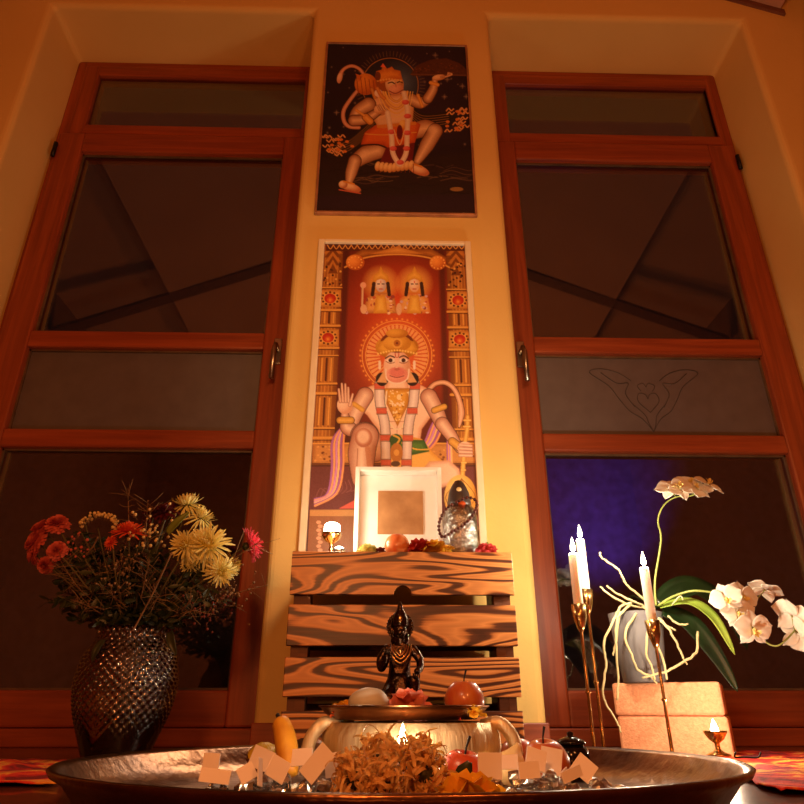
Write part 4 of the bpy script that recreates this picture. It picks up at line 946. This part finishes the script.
# dishes with glass nuggets and cards
def dish(c, R_, mat, label):
    t = thing('shallow_dish', label, 'dish', c); MB().lathe([(0, .001), (R_*.75, .001), (R_*.93, .007), (R_, .013), (R_*1.01, .0125), (R_*.95, .004), (R_*.78, -.001), (0, -.001)], 48).build('dish', mat, t); return t
dl = ontray(272, 775, .66, ZTt+.001); dish(dl, .098, M['iron'], 'dark shallow dish of glass nuggets and white cards on the left of the tray')
drr = ontray(545, 775, .69, ZTt+.001); dish(drr, .092, M['silver'], 'silver shallow dish of glass nuggets and white cards on the right of the tray')
proto = None
for c_, R0, side, hx in ((dl, .07, 'left', .0), (drr, .068, 'right', 0)):
    gl = 'clear glass nugget among many in the dish on the %s of the tray' % side
    for k in range(46):
        r0 = R0*math.sqrt(RNG.random()); an = RNG.uniform(0, 2*PI); pos = c_+Vector((r0*math.cos(an), r0*math.sin(an)*.9-.006, .009+RNG.choice([0, .006, .012, .018, .024])*(1-.5*r0/R0)))
        if proto is None:
            proto = MB().ell((0, 0, 0), (.0085, .0075, .0066), 7, 5, .35).build('glass_nugget', M['crystal'], smooth=False); oo = tag(proto, gl, 'glass nugget', 'glass nuggets in the %s dish' % side)
        else: oo = proto.copy(); C.objects.link(oo); oo['label'] = gl; oo['group'] = 'glass nuggets in the %s dish' % side
        oo.location = pos; oo.rotation_euler = (RNG.uniform(-.5, .5), RNG.uniform(-.5, .5), RNG.uniform(0, 3)); sc_ = RNG.uniform(.7, 1.15); oo.scale = (sc_,)*3
def card(px, py, Y, w_, h_, roll, label, fold=0, yaw=0, pitch=-.15, mat=None):
    yaw += RNG.uniform(-.55, .55); pitch += RNG.uniform(-.3, .2)
    c_ = P(px, py, Y); m = MB(); th = .0005
    m.box(-w_/2, w_/2, -th, th, -h_/2, h_/2)
    if fold: m.box(-w_/2, w_/2, -th, th, -h_/2, h_/2, Matrix.Translation((w_/2*0, 0, 0)) @ Matrix.Translation((-w_/2, 0, 0)) @ Matrix.Rotation(fold, 4, 'Z') @ Matrix.Translation((w_/2, 0, 0)))
    o = m.build('paper_card', mat or M['paper'], smooth=False); tag(o, label, 'card', None, c_, (pitch, roll, yaw)); return o
s6 = mp(P(270, 770, .66))
card(211, 763, .66, 17*s6, 18*s6, .05, 'bright upright white card at the far left of the left dish', 0, .3)
card(215, 776, .62, 28*s6, 12*s6, .12, 'low tilted grey card at the lower left of the left dish', 0, -.2)
card(262, 759, .68, 24*s6, 20*s6, .38, 'tilted card with raised corner behind the left dish middle', 0, .1)
card(260, 772, .62, 8*s6, 24*s6, .25, 'narrow bright card standing edge on in the left dish', 0, .9)
card(278, 769, .64, 20*s6, 20*s6, .5, 'diamond tilted card in the middle of the left dish', .9, .1)
card(302, 757, .69, 22*s6, 17*s6, -.08, 'level square card beside the banana foot', 0, .2)
card(317, 763, .645, 18*s6, 34*s6, .75, 'long card leaning right across the left dish', 0, -.1)
card(332, 765, .67, 15*s6, 22*s6, -.15, 'rightmost card of the left dish', 0, .3)
card(247, 773, .63, 16*s6, 15*s6, -.5, 'small folded card low in the left dish', .7, 0)
card(490, 766, .66, 26*s6, 24*s6, .02, 'broad square white card at the left of the right dish', 0, .1, .02)
card(506, 762, .70, 26*s6, 14*s6, -.06, 'card standing behind the broad square card', 0, -.2)
card(536, 759, .68, 22*s6, 20*s6, .32, 'tilted card with a corner up in the middle of the right dish', 0, .1)
card(529, 770, .65, 22*s6, 15*s6, -.05, 'low square card at the middle front of the right dish', 0, .1)
card(551, 761, .705, 23*s6, 26*s6, .18, 'tallest white card in front of the right apple', 0, -.1)
card(584, 768, .68, 22*s6, 20*s6, .7, 'diamond tilted card at the right end of the right dish', 0, .2)
card(572, 774, .64, 30*s6, 10*s6, -.2, 'low grey folded card over the right nuggets', .5, .2)
pp = P(612, 777, .70); o = MB().box(-.032, .032, -.025, .025, 0, .0006).build('printed_paper', M['paper2'], smooth=False); tag(o, 'patterned paper slip lying flat right of the right dish', 'paper', None, (pp.x+.01, .74, ZTt+.0055), (0, 0, .3))
pp = P(640, 777, .70); o = MB().box(-.028, .028, -.02, .02, 0, .0006).build('printed_paper', M['yrose'], smooth=False); tag(o, 'yellowish paper slip lying flat at the right of the tray', 'paper', None, (pp.x+.01, .70, ZTt+.0035), (0, 0, -.2))
m = MB().tube([(-.03, 0, .0015), (.03, .015, .0025)], .0012, 6); tag(m.build('incense_stick', M['wick']), 'thin dark stick lying across the patterned paper', 'stick', None, (pp.x-.015, .72, ZTt+.0065))
bloomhead('petal_scrap', 'scattered orange petals under the left cards', M['yrose'], ontray(296, 768, .70, .017), .012, (-.3, .1, 0), 31, n=10)

# ------------------------------------------------------------------ cork blocks, pot and orchid
KY = 1.50
a0, a1 = P(617, 717, KY), P(728, 717, KY); W_ = a1.x-a0.x; xc = P(668, 717, 1.52).x; W_ = 101*mp(P(668, 717, 1.52))*1.03
zt = P(670, 682, KY).z; zm_ = P(670, 716, KY).z
kz = zt/2
for i, (z0, z1, lb) in enumerate(((0.0005, zm_, 'lower tan cork block standing on the floor right of the crate'), (zm_+.0005, zt, 'upper tan cork block with the orchid pot on top'))):
    o = MB().box(-W_/2, W_/2, 0, .11, 0, z1-z0).build('cork_block', M['cork'], smooth=False, bevel=.006); tag(o, lb, 'block', None, (xc+(.003 if i == 0 else 0), 1.515, z0), (0, 0, math.radians(-28)))
KZ = zt+.0005
px0 = P(641, 680, 1.56); Rb = 20*mp(px0); pt = P(638, 614, 1.56); Hh = pt.z-KZ; Rt = 26*mp(pt)
t = thing('flower_pot', 'plain grey tapered pot on the upper cork block', 'pot', (P(640, 650, 1.555).x, 1.555, KZ))
MB().lathe([(0, 0), (Rb, 0), (Rb*1.02, .003), (Rt, Hh), (Rt*.93, Hh), (Rb*.9, Hh*.3), (0, Hh*.28)], 4*14, fn=None).build('body', M['pot'], t)
MB().lathe([(0, Hh*.86), (Rt*.9, Hh*.85)], 30).build('bark', M['shade'], t)
cr = P(658, 607, 1.535)            # crown of the plant
t = thing('orchid_plant', 'white flowering orchid with tangled pale aerial roots in the grey pot', 'orchid', cr)
def L3(lst): return [P(x_, y_, Y_)-cr for x_, y_, Y_ in lst]
roots = [[(652, 606, 1.53), (640, 596, 1.52), (626, 584, 1.5), (619, 570, 1.49), (602, 558, 1.48)], [(640, 608, 1.53), (622, 602, 1.51), (606, 592, 1.5), (600, 587, 1.5)],
 [(645, 607, 1.53), (630, 600, 1.51), (615, 592, 1.5), (607, 586, 1.5)], [(636, 602, 1.52), (622, 606, 1.51), (614, 620, 1.49), (604, 642, 1.48), (606, 662, 1.478), (603, 690, 1.475), (606, 704, 1.475), (617, 722, 1.472), (621, 732, 1.47)],
 [(630, 605, 1.51), (618, 618, 1.49), (616, 640, 1.485), (618, 678, 1.48), (617, 700, 1.478)], [(636, 614, 1.5), (625, 634, 1.488), (632, 655, 1.485), (638, 670, 1.487), (650, 676, 1.49), (657, 684, 1.488)],
 [(656, 615, 1.52), (668, 628, 1.49), (677, 644, 1.487), (684, 660, 1.49), (687, 664, 1.49)], [(698, 632, 1.50), (696, 652, 1.49), (680, 664, 1.487), (664, 672, 1.486), (642, 678, 1.486)],
 [(650, 622, 1.5), (646, 650, 1.487), (652, 668, 1.486), (655, 680, 1.486)], [(656, 640, 1.5), (664, 664, 1.487), (667, 680, 1.486)], [(620, 612, 1.5), (616, 640, 1.488), (613, 656, 1.487)],
 [(668, 616, 1.52), (677, 624, 1.51), (688, 624, 1.5)], [(640, 606, 1.53), (652, 612, 1.52), (664, 624, 1.5), (676, 630, 1.49)]]
roots[0].append((600, 552, 1.48))
for r_ in roots:
    q = spl(L3(r_), 5); q = [v+Vector((RNG.uniform(-1, 1), RNG.uniform(-.5, .5), RNG.uniform(-1, 1)))*.0012 for v in q]
    MB().tube(q, [.0030-.0011*i/len(q) for i in range(len(q))], 8).build('root', M['root'], t)
def blade(pts, W, mat, name='leaf', tw=(0, 0, 1), fold=.25, parent=None):
    q = spl(pts, 6); n_ = len(q); m = MB(); tw = Vector(tw)
    for i, p_ in enumerate(q):
        tt = i/(n_-1); d = (q[min(i+1, n_-1)]-q[max(0, i-1)]).normalized(); s_ = d.cross(tw).normalized(); w_ = W*math.sin(PI*(.12+.88*tt)**.8)**.7 if tt < 1 else .0005
        for k in (-1, -.5, 0, .5, 1): m.v.append(p_+s_*k*w_/2+tw*abs(k)*w_*fold)
    m.f = [(i*5+k, i*5+k+1, (i+1)*5+k+1, (i+1)*5+k) for i in range(n_-1) for k in range(4)]
    return m.build(name, mat, parent, sol=.0012)
blade(L3([(660, 608, 1.53), (690, 604, 1.50), (715, 620, 1.47), (735, 655, 1.45)]), .03, M['orleaf2'], tw=(-.2, -.5, .8), parent=t)
blade(L3([(660, 606, 1.54), (690, 590, 1.56), (725, 610, 1.56), (748, 650, 1.57)]), .065, M['orleaf'], tw=(-.1, -.75, .6), parent=t)
blade(L3([(662, 612, 1.53), (690, 625, 1.53), (715, 655, 1.52), (738, 692, 1.50)]), .045, M['orleaf'], tw=(-.3, -.8, .5), parent=t)
blade(L3([(657, 609, 1.56), (640, 600, 1.62), (625, 606, 1.66)]), .05, M['orleaf'], tw=(0, -.3, 1), parent=t)
st1 = spl(L3([(656, 606, 1.53), (655, 580, 1.52), (661, 540, 1.5), (658, 520, 1.5), (664, 505, 1.49), (676, 497, 1.48), (690, 496, 1.47), (700, 492, 1.46)]), 6)
MB().tube(st1, [.0026-.0012*i/len(st1) for i in range(len(st1))], 8).build('flower_stem', M['orstem'], t)
st2 = spl(L3([(658, 606, 1.53), (672, 597, 1.5), (692, 591, 1.47), (715, 593, 1.45), (735, 600, 1.44), (752, 620, 1.44), (764, 640, 1.44), (776, 646, 1.43), (786, 640, 1.42), (795, 630, 1.42)]), 6)
MB().tube(st2, [.0028-.0013*i/len(st2) for i in range(len(st2))], 8).build('flower_stem', M['orstem'], t)
def orchid_flower(c_, R_, face, roll, seed):
    """petals in XZ, facing +Z local then turned to `face`"""
    r = random.Random(seed); m = MB()
    def broad(an, L, W, dz, cup):
        d = Vector((math.cos(an), math.sin(an), dz)); s_ = Vector((-math.sin(an), math.cos(an), 0)); n1, n2 = 8, 8; o_ = len(m.v)
        for i in range(n1+1):
            tt = i/n1; w_ = W*(math.sin(PI*min(1, (.1+.9*tt)))**.55 if tt < .99 else .05)
            for k in range(n2+1):
                kk = k/n2*2-1; m.v.append(d*L*(.06+.94*tt)*(1-.10*kk*kk*(tt > .5))+s_*kk*w_/2+Vector((0, 0, 1))*(cup*(kk*kk)*w_-.18*L*tt*tt+.02*L*math.sin(kk*7+tt*5+seed)))
        for i in range(n1):
            for k in range(n2): m.f.append((o_+i*(n2+1)+k, o_+i*(n2+1)+k+1, o_+(i+1)*(n2+1)+k+1, o_+(i+1)*(n2+1)+k))
    for an in (.12, PI-.12): broad(an, R_, R_*1.15, .18, .08)
    for an in (PI/2, PI*1.27, PI*1.73): broad(an, R_*.95, R_*.68, -.04, .06)
    fl = m.build('blossom', M['orchid'], t, sol=.0004)
    fl.location = c_; q_ = Vector(face).to_track_quat('Z', 'Y'); fl.rotation_mode = 'QUATERNION'; fl.rotation_quaternion = q_ @ Matrix.Rotation(roll, 3, 'Z').to_quaternion()
    l_ = MB(); l_.ell((0, -.1*R_, .14*R_), (.1*R_, .12*R_, .12*R_)); 
    for s in (-1, 1): l_.petal((s*.04*R_, -.15*R_, .08*R_), (s*.6, -.3, 1), (0, 1, 0), .3*R_, .2*R_, .8, .2)
    l_.petal((0, -.16*R_, .08*R_), (0, -1, .5), (1, 0, 0), .4*R_, .2*R_, -.8, .2); l_.build('lip', M['lip'], fl)
    return fl
fl = [(672, 487, 1.46, 17, (-.4, -.8, .7), .2), (688, 483, 1.47, 17, (0, -.7, .8), 1.2), (708, 485, 1.45, 16, (.4, -.7, .7), 2.4), (681, 489, 1.44, 14, (-.1, -.9, .5), 3.3), (698, 489, 1.44, 14, (.2, -.9, .5), 4.1),
      (726, 598, 1.42, 17, (-.5, -1, .1), .3), (742, 596, 1.43, 18, (.2, -1, .2), -.2), (738, 612, 1.42, 17, (-.2, -1, 0), .1), (753, 628, 1.41, 20, (0, -1, -.1), 0),
      (765, 590, 1.45, 17, (.5, .3, 1), .9), (792, 616, 1.40, 22, (.8, .2, .4), .5), (797, 632, 1.42, 20, (.6, .5, -.2), 1.5)]
for i, (x_, y_, Y_, r_, fc, rl) in enumerate(fl):
    pp = P(x_, y_, Y_); orchid_flower(pp-cr, r_*mp(pp)*1.02, fc, rl, i)
    st = st1 if i < 5 else st2; near = min(st, key=lambda v: (v-(pp-cr)).length)
    MB().tube(spl([near, (near+pp-cr)/2+Vector((0, .003, -.004)), pp-cr], 4), .0011, 6).build('flower_stalk', M['orstem'], t)
MB().tube(spl(L3([(672, 605, 1.50), (680, 596, 1.49), (683, 600, 1.49)]), 4), .0018, 6).build('bud_stub', M['root'], t)

# ------------------------------------------------------------------ vase and bouquet
VY = 1.52; vc = P(117.5, 740, VY); vx = vc.x
def zat(py): return P(122, py, VY).z
def rad(px, py): q = P(122, py, VY); return px*mp(q)
t = thing('glass_vase', 'large smoky vase of diamond cut glass left of the tray', 'vase', (vx, VY, 0))
prof = [(rad(30, 757), 0.0), (rad(33, 750), .01), (rad(41, 725), zat(727)), (rad(46, 705), zat(705)), (rad(48, 685), zat(686)), (rad(46, 668), zat(668)), (rad(42, 652), zat(654)), (rad(35, 641), zat(643)), (rad(34, 632), zat(633)), (rad(37, 632), zat(629))]
pv = [ (v.x, v.z) for v in spl([(r, 0, z) for r, z in prof], 14)]
NS = 120; nP = len(pv); zmx = prof[-1][1]
def hob(r, a, tt):
    i = tt*(nP-1); k = a*NS/(2*PI)
    z = pv[min(nP-1, int(round(i)))][1]
    if z < .07: return r
    u_ = a*44/(2*PI)*.5; w_ = z/.0105*.5
    return r+.0028*max(0, math.sin(2*PI*(u_+w_)*.999)*math.sin(2*PI*(u_-w_)))
mbv = MB(); NS = 264; out_ = []
prof2 = []
for i in range(150):
    f_ = i/149*(nP-1); i0 = min(nP-2, int(f_)); g_ = f_-i0; prof2.append((lerp(pv[i0][0], pv[i0+1][0], g_), lerp(pv[i0][1], pv[i0+1][1], g_)))
def hob2(r, a, tt):
    z = prof2[int(round(tt*149))][1]
    k_ = max(0., min(1., (z-.035)/.05))
    u_ = a*34/(2*PI)*.5; w_ = z/.0165*.5
    return r+.0042*k_*abs(math.sin(PI*2*(u_+w_))*math.sin(PI*2*(u_-w_)))
mbv.lathe(prof2, NS, fn=hob2); mbv.f = mbv.f[:-1]
mbv.build('glass_body', M['vase'], t)
MB().lathe([(0, .008), (prof[0][0]-.004, .010), (prof[1][0]-.003, .016), (prof[2][0]-.005, zat(727)), (prof[3][0]-.005, zat(712)), (0, zat(712)+.0005)], 40).build('water', clearglass('murky_water', (.55, .42, .26), .03), t)
mouth = Vector((vx, VY, zat(634)))
def stem_pts(head, k=None):
    r = RNG; a = r.uniform(0, 2*PI); rr = r.uniform(.1, .62)*rad(28, 640)
    m_ = mouth+Vector((rr*math.cos(a), rr*math.sin(a), 0)); d = head-m_
    b_ = Vector((vx-d.x*.12-rr*math.cos(a)*.6, VY-rr*math.sin(a)*.6-d.y*.1, .035))
    m_ = mouth+Vector((max(-.04, min(.04, d.x*.2)), max(-.04, min(.04, d.y*.25)), 0))+Vector((rr*.3*math.cos(a), rr*.3*math.sin(a), 0))
    return [b_, m_, m_+d*.5+Vector((-d.x*.06, 0, d.length*.06)), head]
BASE = Vector((vx, VY, .02))
def flower(name, label, cat, px, py, Y_, rpx, face, mk, group=None, hr=.22, hm='heart'):
    head = P(px, py, Y_); R_ = rpx*mp(head); sp_ = stem_pts(head-Vector(face).normalized()*R_*.3)
    t = thing(name, label, cat, sp_[0], (0, 0, 0), group)
    q = spl([p_-sp_[0] for p_ in sp_], 6); MB().tube(q, .0022, 6).build('stem', M['stem'], t)
    m = MB(); mk(m, R_); b = m.build('bloom', PM, t); b.location = head-sp_[0]; b.rotation_mode = 'QUATERNION'; b.rotation_quaternion = Vector(face).to_track_quat('Z', 'Y')
    if hr: MB().ell((0, 0, R_*.12), (R_*hr, R_*hr, R_*.14)).build('heart', M[hm], b)
    MB().ell((0, 0, -R_*.12), (R_*.25, R_*.25, R_*.2)).build('calyx', M['leaf'], b)
    return t
PM = M['pinkmum']; g_ = 'pink button chrysanthemums'
for i, (x_, y_, Y_, r_, fc, lb) in enumerate([(41, 528, 1.50, 12, (-.5, -.6, .7), 'pink button chrysanthemum at the upper left of its cluster'), (57, 523, 1.48, 12, (.1, -.7, .7), 'topmost pink button chrysanthemum of the left cluster'),
    (35, 541, 1.49, 13, (-.7, -.7, .3), 'pink button chrysanthemum at the left middle of the cluster'), (33, 555, 1.50, 10, (-.9, -.4, -.1), 'leftmost low pink button chrysanthemum'),
    (56, 550, 1.44, 10, (.1, -1, .1), 'round pink button chrysanthemum facing the viewer'), (45, 566, 1.49, 9, (-.2, -.7, -.5), 'lowest pink button chrysanthemum of the left cluster')]):
    flower('button_chrysanthemum', lb, 'flower', x_, y_, Y_, r_, fc, lambda m, R_: mum(m, R_, 170, i+60, -.5, .28, .5, .4, .9, .95), g_, .3, 'darkheart')
PM = M['spider']; g_ = 'cream yellow spider chrysanthemums'
for i, (x_, y_, Y_, r_, fc, lb) in enumerate([(187, 505, 1.50, 21, (-.1, -.4, 1), 'topmost cream yellow spider chrysanthemum'), (201, 518, 1.50, 19, (.5, -.4, .9), 'cream spider chrysanthemum at the upper right of the bunch'),
    (185, 545, 1.42, 21, (-.3, -1, .1), 'yellow spider chrysanthemum at the left of the bunch'), (208, 544, 1.43, 27, (.15, -1, .2), 'largest cream spider chrysanthemum facing the viewer'),
    (221, 572, 1.44, 19, (.4, -.8, -.3), 'yellow spider chrysanthemum drooping at the lower right'), (190, 563, 1.45, 14, (-.2, -.8, -.4), 'small yellow spider chrysanthemum under the left one'), (231, 566, 1.50, 16, (.9, -.2, .0), 'rightmost spider chrysanthemum seen from the side')]):
    flower('spider_chrysanthemum', lb, 'flower', x_, y_, Y_, r_, fc, lambda m, R_: mum(m, R_, 96, i+80, -.6, .10, 1.1, .4, .9, .35), g_, .22)
PM = M['redmum']
flower('coral_chrysanthemum', 'coral red chrysanthemum in the middle of the bouquet', 'flower', 129, 532, 1.45, 18, (.1, -.45, 1), lambda m, R_: mum(m, R_, 90, 95, -.2, .14, .4, .5, .6, .6), None, 0)
flower('coral_chrysanthemum', 'small half hidden coral chrysanthemum under the big coral one', 'flower', 111, 543, 1.45, 8, (-.4, -.8, .1), lambda m, R_: mum(m, R_, 60, 96, -.2, .16, .4, .5, .6, .6), None, 0)
PM = M['gerb']
flower('pink_gerbera', 'bright pink daisy standing out at the far right of the bouquet', 'flower', 248, 546, 1.50, 18, (.95, .24, .35), lambda m, R_: [mum(m, R_, 70, 97, .05, .16, .3, .75, .6, .7)], None, .3, 'darkheart')
PM = M['wine']; g_ = 'dark wine red blossoms'
for i, (x_, y_, Y_, r_, lb) in enumerate([(152, 515, 1.47, 11, 'dark wine red blossom left of the top spider chrysanthemum'), (166, 512, 1.46, 12, 'wine red blossom touching the top spider chrysanthemum'), (174, 508, 1.5, 8, 'small wine red bud under the topmost cream flower'), (222, 545, 1.53, 11, 'wine red blossom behind the largest cream flower'), (230, 552, 1.52, 9, 'wine red blossom at the right edge of the bouquet')]):
    flower('wine_blossom', lb, 'flower', x_, y_, Y_, r_, (.1*i-.2, -.6, .8), lambda m, R_: mum(m, R_, 50, i+120, -.5, .3, .6, .6, .9, .8), g_, 0)
# cream berry arch and other bud sprays
def spray(px, py, Y_, label, nb, spread, mat, name='bud_spray', group=None, br=.0035, arch=False):
    head = P(px, py, Y_); sp_ = stem_pts(head); t = thing(name, label, 'flower spray', sp_[0], (0, 0, 0), group)
    q = spl([p_-sp_[0] for p_ in sp_], 6); MB().tube(q, .0015, 5).build('stem', M['stem'], t); m = MB(); tw = MB()
    for k in range(nb):
        if arch: an = lerp(PI*.95, -.15, k/nb)+RNG.uniform(-.1, .1); rr = spread*RNG.uniform(.82, 1.1); v = Vector((math.cos(an)*rr, RNG.uniform(-.01, .01), math.sin(an)*rr*.8))
        else: v = Vector((RNG.gauss(0, .5), RNG.gauss(0, .4), RNG.gauss(0, .5)))*spread
        c_ = head-sp_[0]+v; m.ell(c_, (br*RNG.uniform(.7, 1.2),)*3, 7, 5); tw.tube([c_+Vector((RNG.uniform(-.3, .3), 0, -.55))*.012-v*.12, c_], .0005, 4)
    m.build('buds', mat, t)['kind'] = 'stuff'; tw.build('twigs', M['straw'], t)['kind'] = 'stuff'; return t
spray(98, 528, 1.49, 'arched cream bud spray at the top left of the bouquet', 60, .042, M['berry'], arch=True)
spray(148, 535, 1.44, 'loose cream bud spray right of the coral chrysanthemum', 40, .045, M['berry'])
spray(120, 570, 1.42, 'brownish bud spray in the dark middle of the bouquet', 60, .06, M['straw'], br=.0024)
spray(228, 590, 1.47, 'dry brown bud spray at the right lower edge of the bouquet', 60, .05, M['straw'], br=.0026)
spray(75, 545, 1.46, 'small pinkish bud spray right of the pink cluster', 30, .04, M['pinkmum'], br=.003)
spray(205, 612, 1.46, 'faint reddish bud spray low on the right of the bouquet', 50, .05, M['darkheart'], br=.0026)
# leafy sprigs
def sprig(px, py, Y_, n_, Ls, mat, label, seed, group, droop=0):
    r = random.Random(seed); head = P(px, py, Y_); sp_ = stem_pts(head); t = thing('leafy_sprig', label, 'foliage', sp_[0], (0, 0, 0), group)
    q = spl([p_-sp_[0] for p_ in sp_], 8); MB().tube(q, .0016, 5).build('stem', M['stem'], t); m = MB()
    for k in range(n_):
        i = int(lerp(len(q)*.42, len(q)-1, (k+.5)/n_)); b = q[i]; d = Vector((r.gauss(0, 1), r.gauss(0, .8), r.gauss(.1-droop, .7))).normalized()
        m.petal(b, d, Vector((r.gauss(0, 1), r.gauss(0, 1), r.gauss(0, 1))), Ls*r.uniform(.7, 1.3), Ls*r.uniform(.3, .5), r.uniform(-.8, .8), .12, 4, .1)
    m.build('leaves', mat, t); return t
sl = 'dark green leafy sprig among the dense foliage of the bouquet'
spots = [(x_+RNG.uniform(-6, 6), y_+RNG.uniform(-6, 6)) for x_ in (55, 75, 95, 115, 135, 155, 175, 195, 212) for y_ in (552, 574, 596, 618) if abs(x_-130)+(y_-552)*.5 < 108]+[(70, 540), (85, 560), (60, 590), (100, 545), (110, 560), (90, 590), (75, 610), (130, 560), (150, 550), (140, 590), (165, 560), (170, 600), (190, 590), (205, 600), (120, 600), (155, 615), (180, 620), (100, 610), (215, 585), (200, 570), (80, 530), (140, 540), (60, 565), (185, 575), (125, 545), (160, 535), (225, 600), (48, 600), (110, 580), (95, 570)]
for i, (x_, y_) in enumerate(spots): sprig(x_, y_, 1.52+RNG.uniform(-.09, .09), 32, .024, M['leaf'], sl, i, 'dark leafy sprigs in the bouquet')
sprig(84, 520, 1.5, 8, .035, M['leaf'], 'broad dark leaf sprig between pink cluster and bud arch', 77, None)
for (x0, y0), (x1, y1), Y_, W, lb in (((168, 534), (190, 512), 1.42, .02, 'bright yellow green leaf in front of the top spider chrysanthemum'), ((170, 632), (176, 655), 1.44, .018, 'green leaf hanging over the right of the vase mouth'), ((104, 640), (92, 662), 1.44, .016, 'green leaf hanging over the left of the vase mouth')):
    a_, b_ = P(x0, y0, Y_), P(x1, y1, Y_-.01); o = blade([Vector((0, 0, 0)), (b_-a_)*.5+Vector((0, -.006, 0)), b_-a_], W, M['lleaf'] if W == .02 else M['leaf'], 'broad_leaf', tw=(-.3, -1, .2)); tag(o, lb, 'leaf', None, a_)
# dry grasses
gl_ = 'fine dry grass stalk with side bristles in the bouquet'
for i, (x_, y_) in enumerate([(128, 488), (148, 500), (60, 560), (95, 575), (110, 590), (125, 580), (175, 600), (195, 610), (262, 540), (268, 585), (140, 585), (85, 565), (160, 595), (240, 605), (150, 560), (75, 600)]):
    head = P(x_, y_, 1.46+RNG.uniform(-.05, .05)); sp_ = stem_pts(head); t = thing('dry_grass', gl_, 'grass stalk', sp_[0], (0, 0, 0), 'dry grass stalks in the bouquet')
    if x_ > 235: t['label'] = 'wispy dry grass stalk reaching past the right edge of the bouquet'; t['group'] = 'wispy stalks at the right of the bouquet'
    if y_ < 505: t['label'] = 'thin straw stalk poking above the bouquet'; t['group'] = 'straw stalks above the bouquet'
    q = spl([p_-sp_[0] for p_ in sp_], 10); MB().tube(q, .0009, 5).build('stem', M['straw'], t); m = MB(); n_ = len(q)
    for k in range(26 if x_ < 235 else 10):
        b = q[int(lerp(n_*.6, n_-1, RNG.random()))]; d = Vector((RNG.gauss(0, 1), RNG.gauss(0, 1), RNG.gauss(.4, .8)))*.012
        m.tube([b, b+d, b+d*1.9+Vector((RNG.uniform(-1, 1), 0, RNG.uniform(-1, 1)))*.005], [.0007, .0006, .0004], 4)
    m.build('bristles', M['straw'], t)
for (x0, y0), (x1, y1), lb in (((133, 631), (172, 552), 'thick pale twig slanting up to the left spider chrysanthemum'), ((182, 610), (192, 596), 'short pale twig low on the right of the bouquet'), ((86, 555), (98, 537), 'pale twig crossing the dark leaves left of the middle')):
    a_, b_ = P(x0, y0, 1.44), P(x1, y1, 1.40); o = MB().tube(spl([(0, 0, 0), (b_-a_)*.5+Vector((.003, 0, 0)), b_-a_], 5), .0018, 7).build('bare_twig', M['straw']); tag(o, lb, 'twig', None, a_)

# ------------------------------------------------------------------ cloths on the floor
def cloth(x0, x1, y0, y1, label, seed, sl=0, sr=0):
    n1, n2 = 60, 34; m = MB()
    for i in range(n1+1):
        for j in range(n2+1):
            y = lerp(y0, y1, j/n2); x = lerp(x0+sl*j/n2, x1+sr*j/n2, i/n1); e_ = .02*noise.noise(Vector((x*9+seed, y*9, 0)))
            m.v.append((x-x0+(e_ if i in (0, n1) else 0), y-y0+(e_ if j in (0, n2) else 0), .006+.006*noise.noise(Vector((x*14+seed, y*14, 3)))+.002*noise.noise(Vector((x*50, y*50, seed)))))
    m.f = [(i*(n2+1)+j, (i+1)*(n2+1)+j, (i+1)*(n2+1)+j+1, i*(n2+1)+j+1) for i in range(n1) for j in range(n2)]
    tag(m.build('patterned_cloth', M['rug'], sol=.002), label, 'cloth', None, (x0, y0, 0))
cloth(-1.35, -.41, .98, 1.42, 'red and orange patterned cloth on the floor left of the vase', 3, 0, -.20)
cloth(.45, 1.40, .86, 1.62, 'red and orange patterned cloth on the floor right of the oil lamp', 8, .22, 0)
pp = P(772, 752, 1.3)
m = MB().tube(spl([(-.02, 0, .012), (-.018, .01, .004), (0, .014, .004), (.02, .006, .004), (.024, 0, .012)], 5), .0016, 6); tag(m.build('wire_hook', M['wick']), 'thin dark wire hook lying right of the oil lamp', 'wire', None, (P(748, 757, 1.28).x, 1.28, .011))

# ------------------------------------------------------------------ added fill lights without fixtures, and the violet haze
light('warm_fill', (-.3, -.6, .7), 30, AMB, .12)  # added fill behind the camera, no lamp stands here
light('warm_fill', (.55, -.7, 1.3), 27, AMB, .12)  # second added fill, its reflection kept behind the pillar
l = light('pillar_fill', (.1, -.95, .9), 44, (1, .60, .26), .08, 'SPOT'); l.data.spot_size = math.radians(34); l.data.spot_blend = .9  # added spot that brightens the pillar, no fixture
l.rotation_euler = (Vector((.05, 1.75, 1.1))-l.location).to_track_quat('-Z', 'Y').to_euler()
light('front_fill', (-.12, .6, .45), .9, (1, .64, .32), .05)  # added fill floating over the tray, no candles stand here
l = light('violet_haze_spot', (P(590, 500, 3.1).x, 2.62, .25), 42, (.22, .10, 1), .03, 'SPOT'); l.data.spot_size = .8; l.data.spot_blend = 1  # added violet spot imitating the haze in the right window
l.rotation_euler = (P(596, 500, 3.3)-l.location).to_track_quat('-Z', 'Y').to_euler()
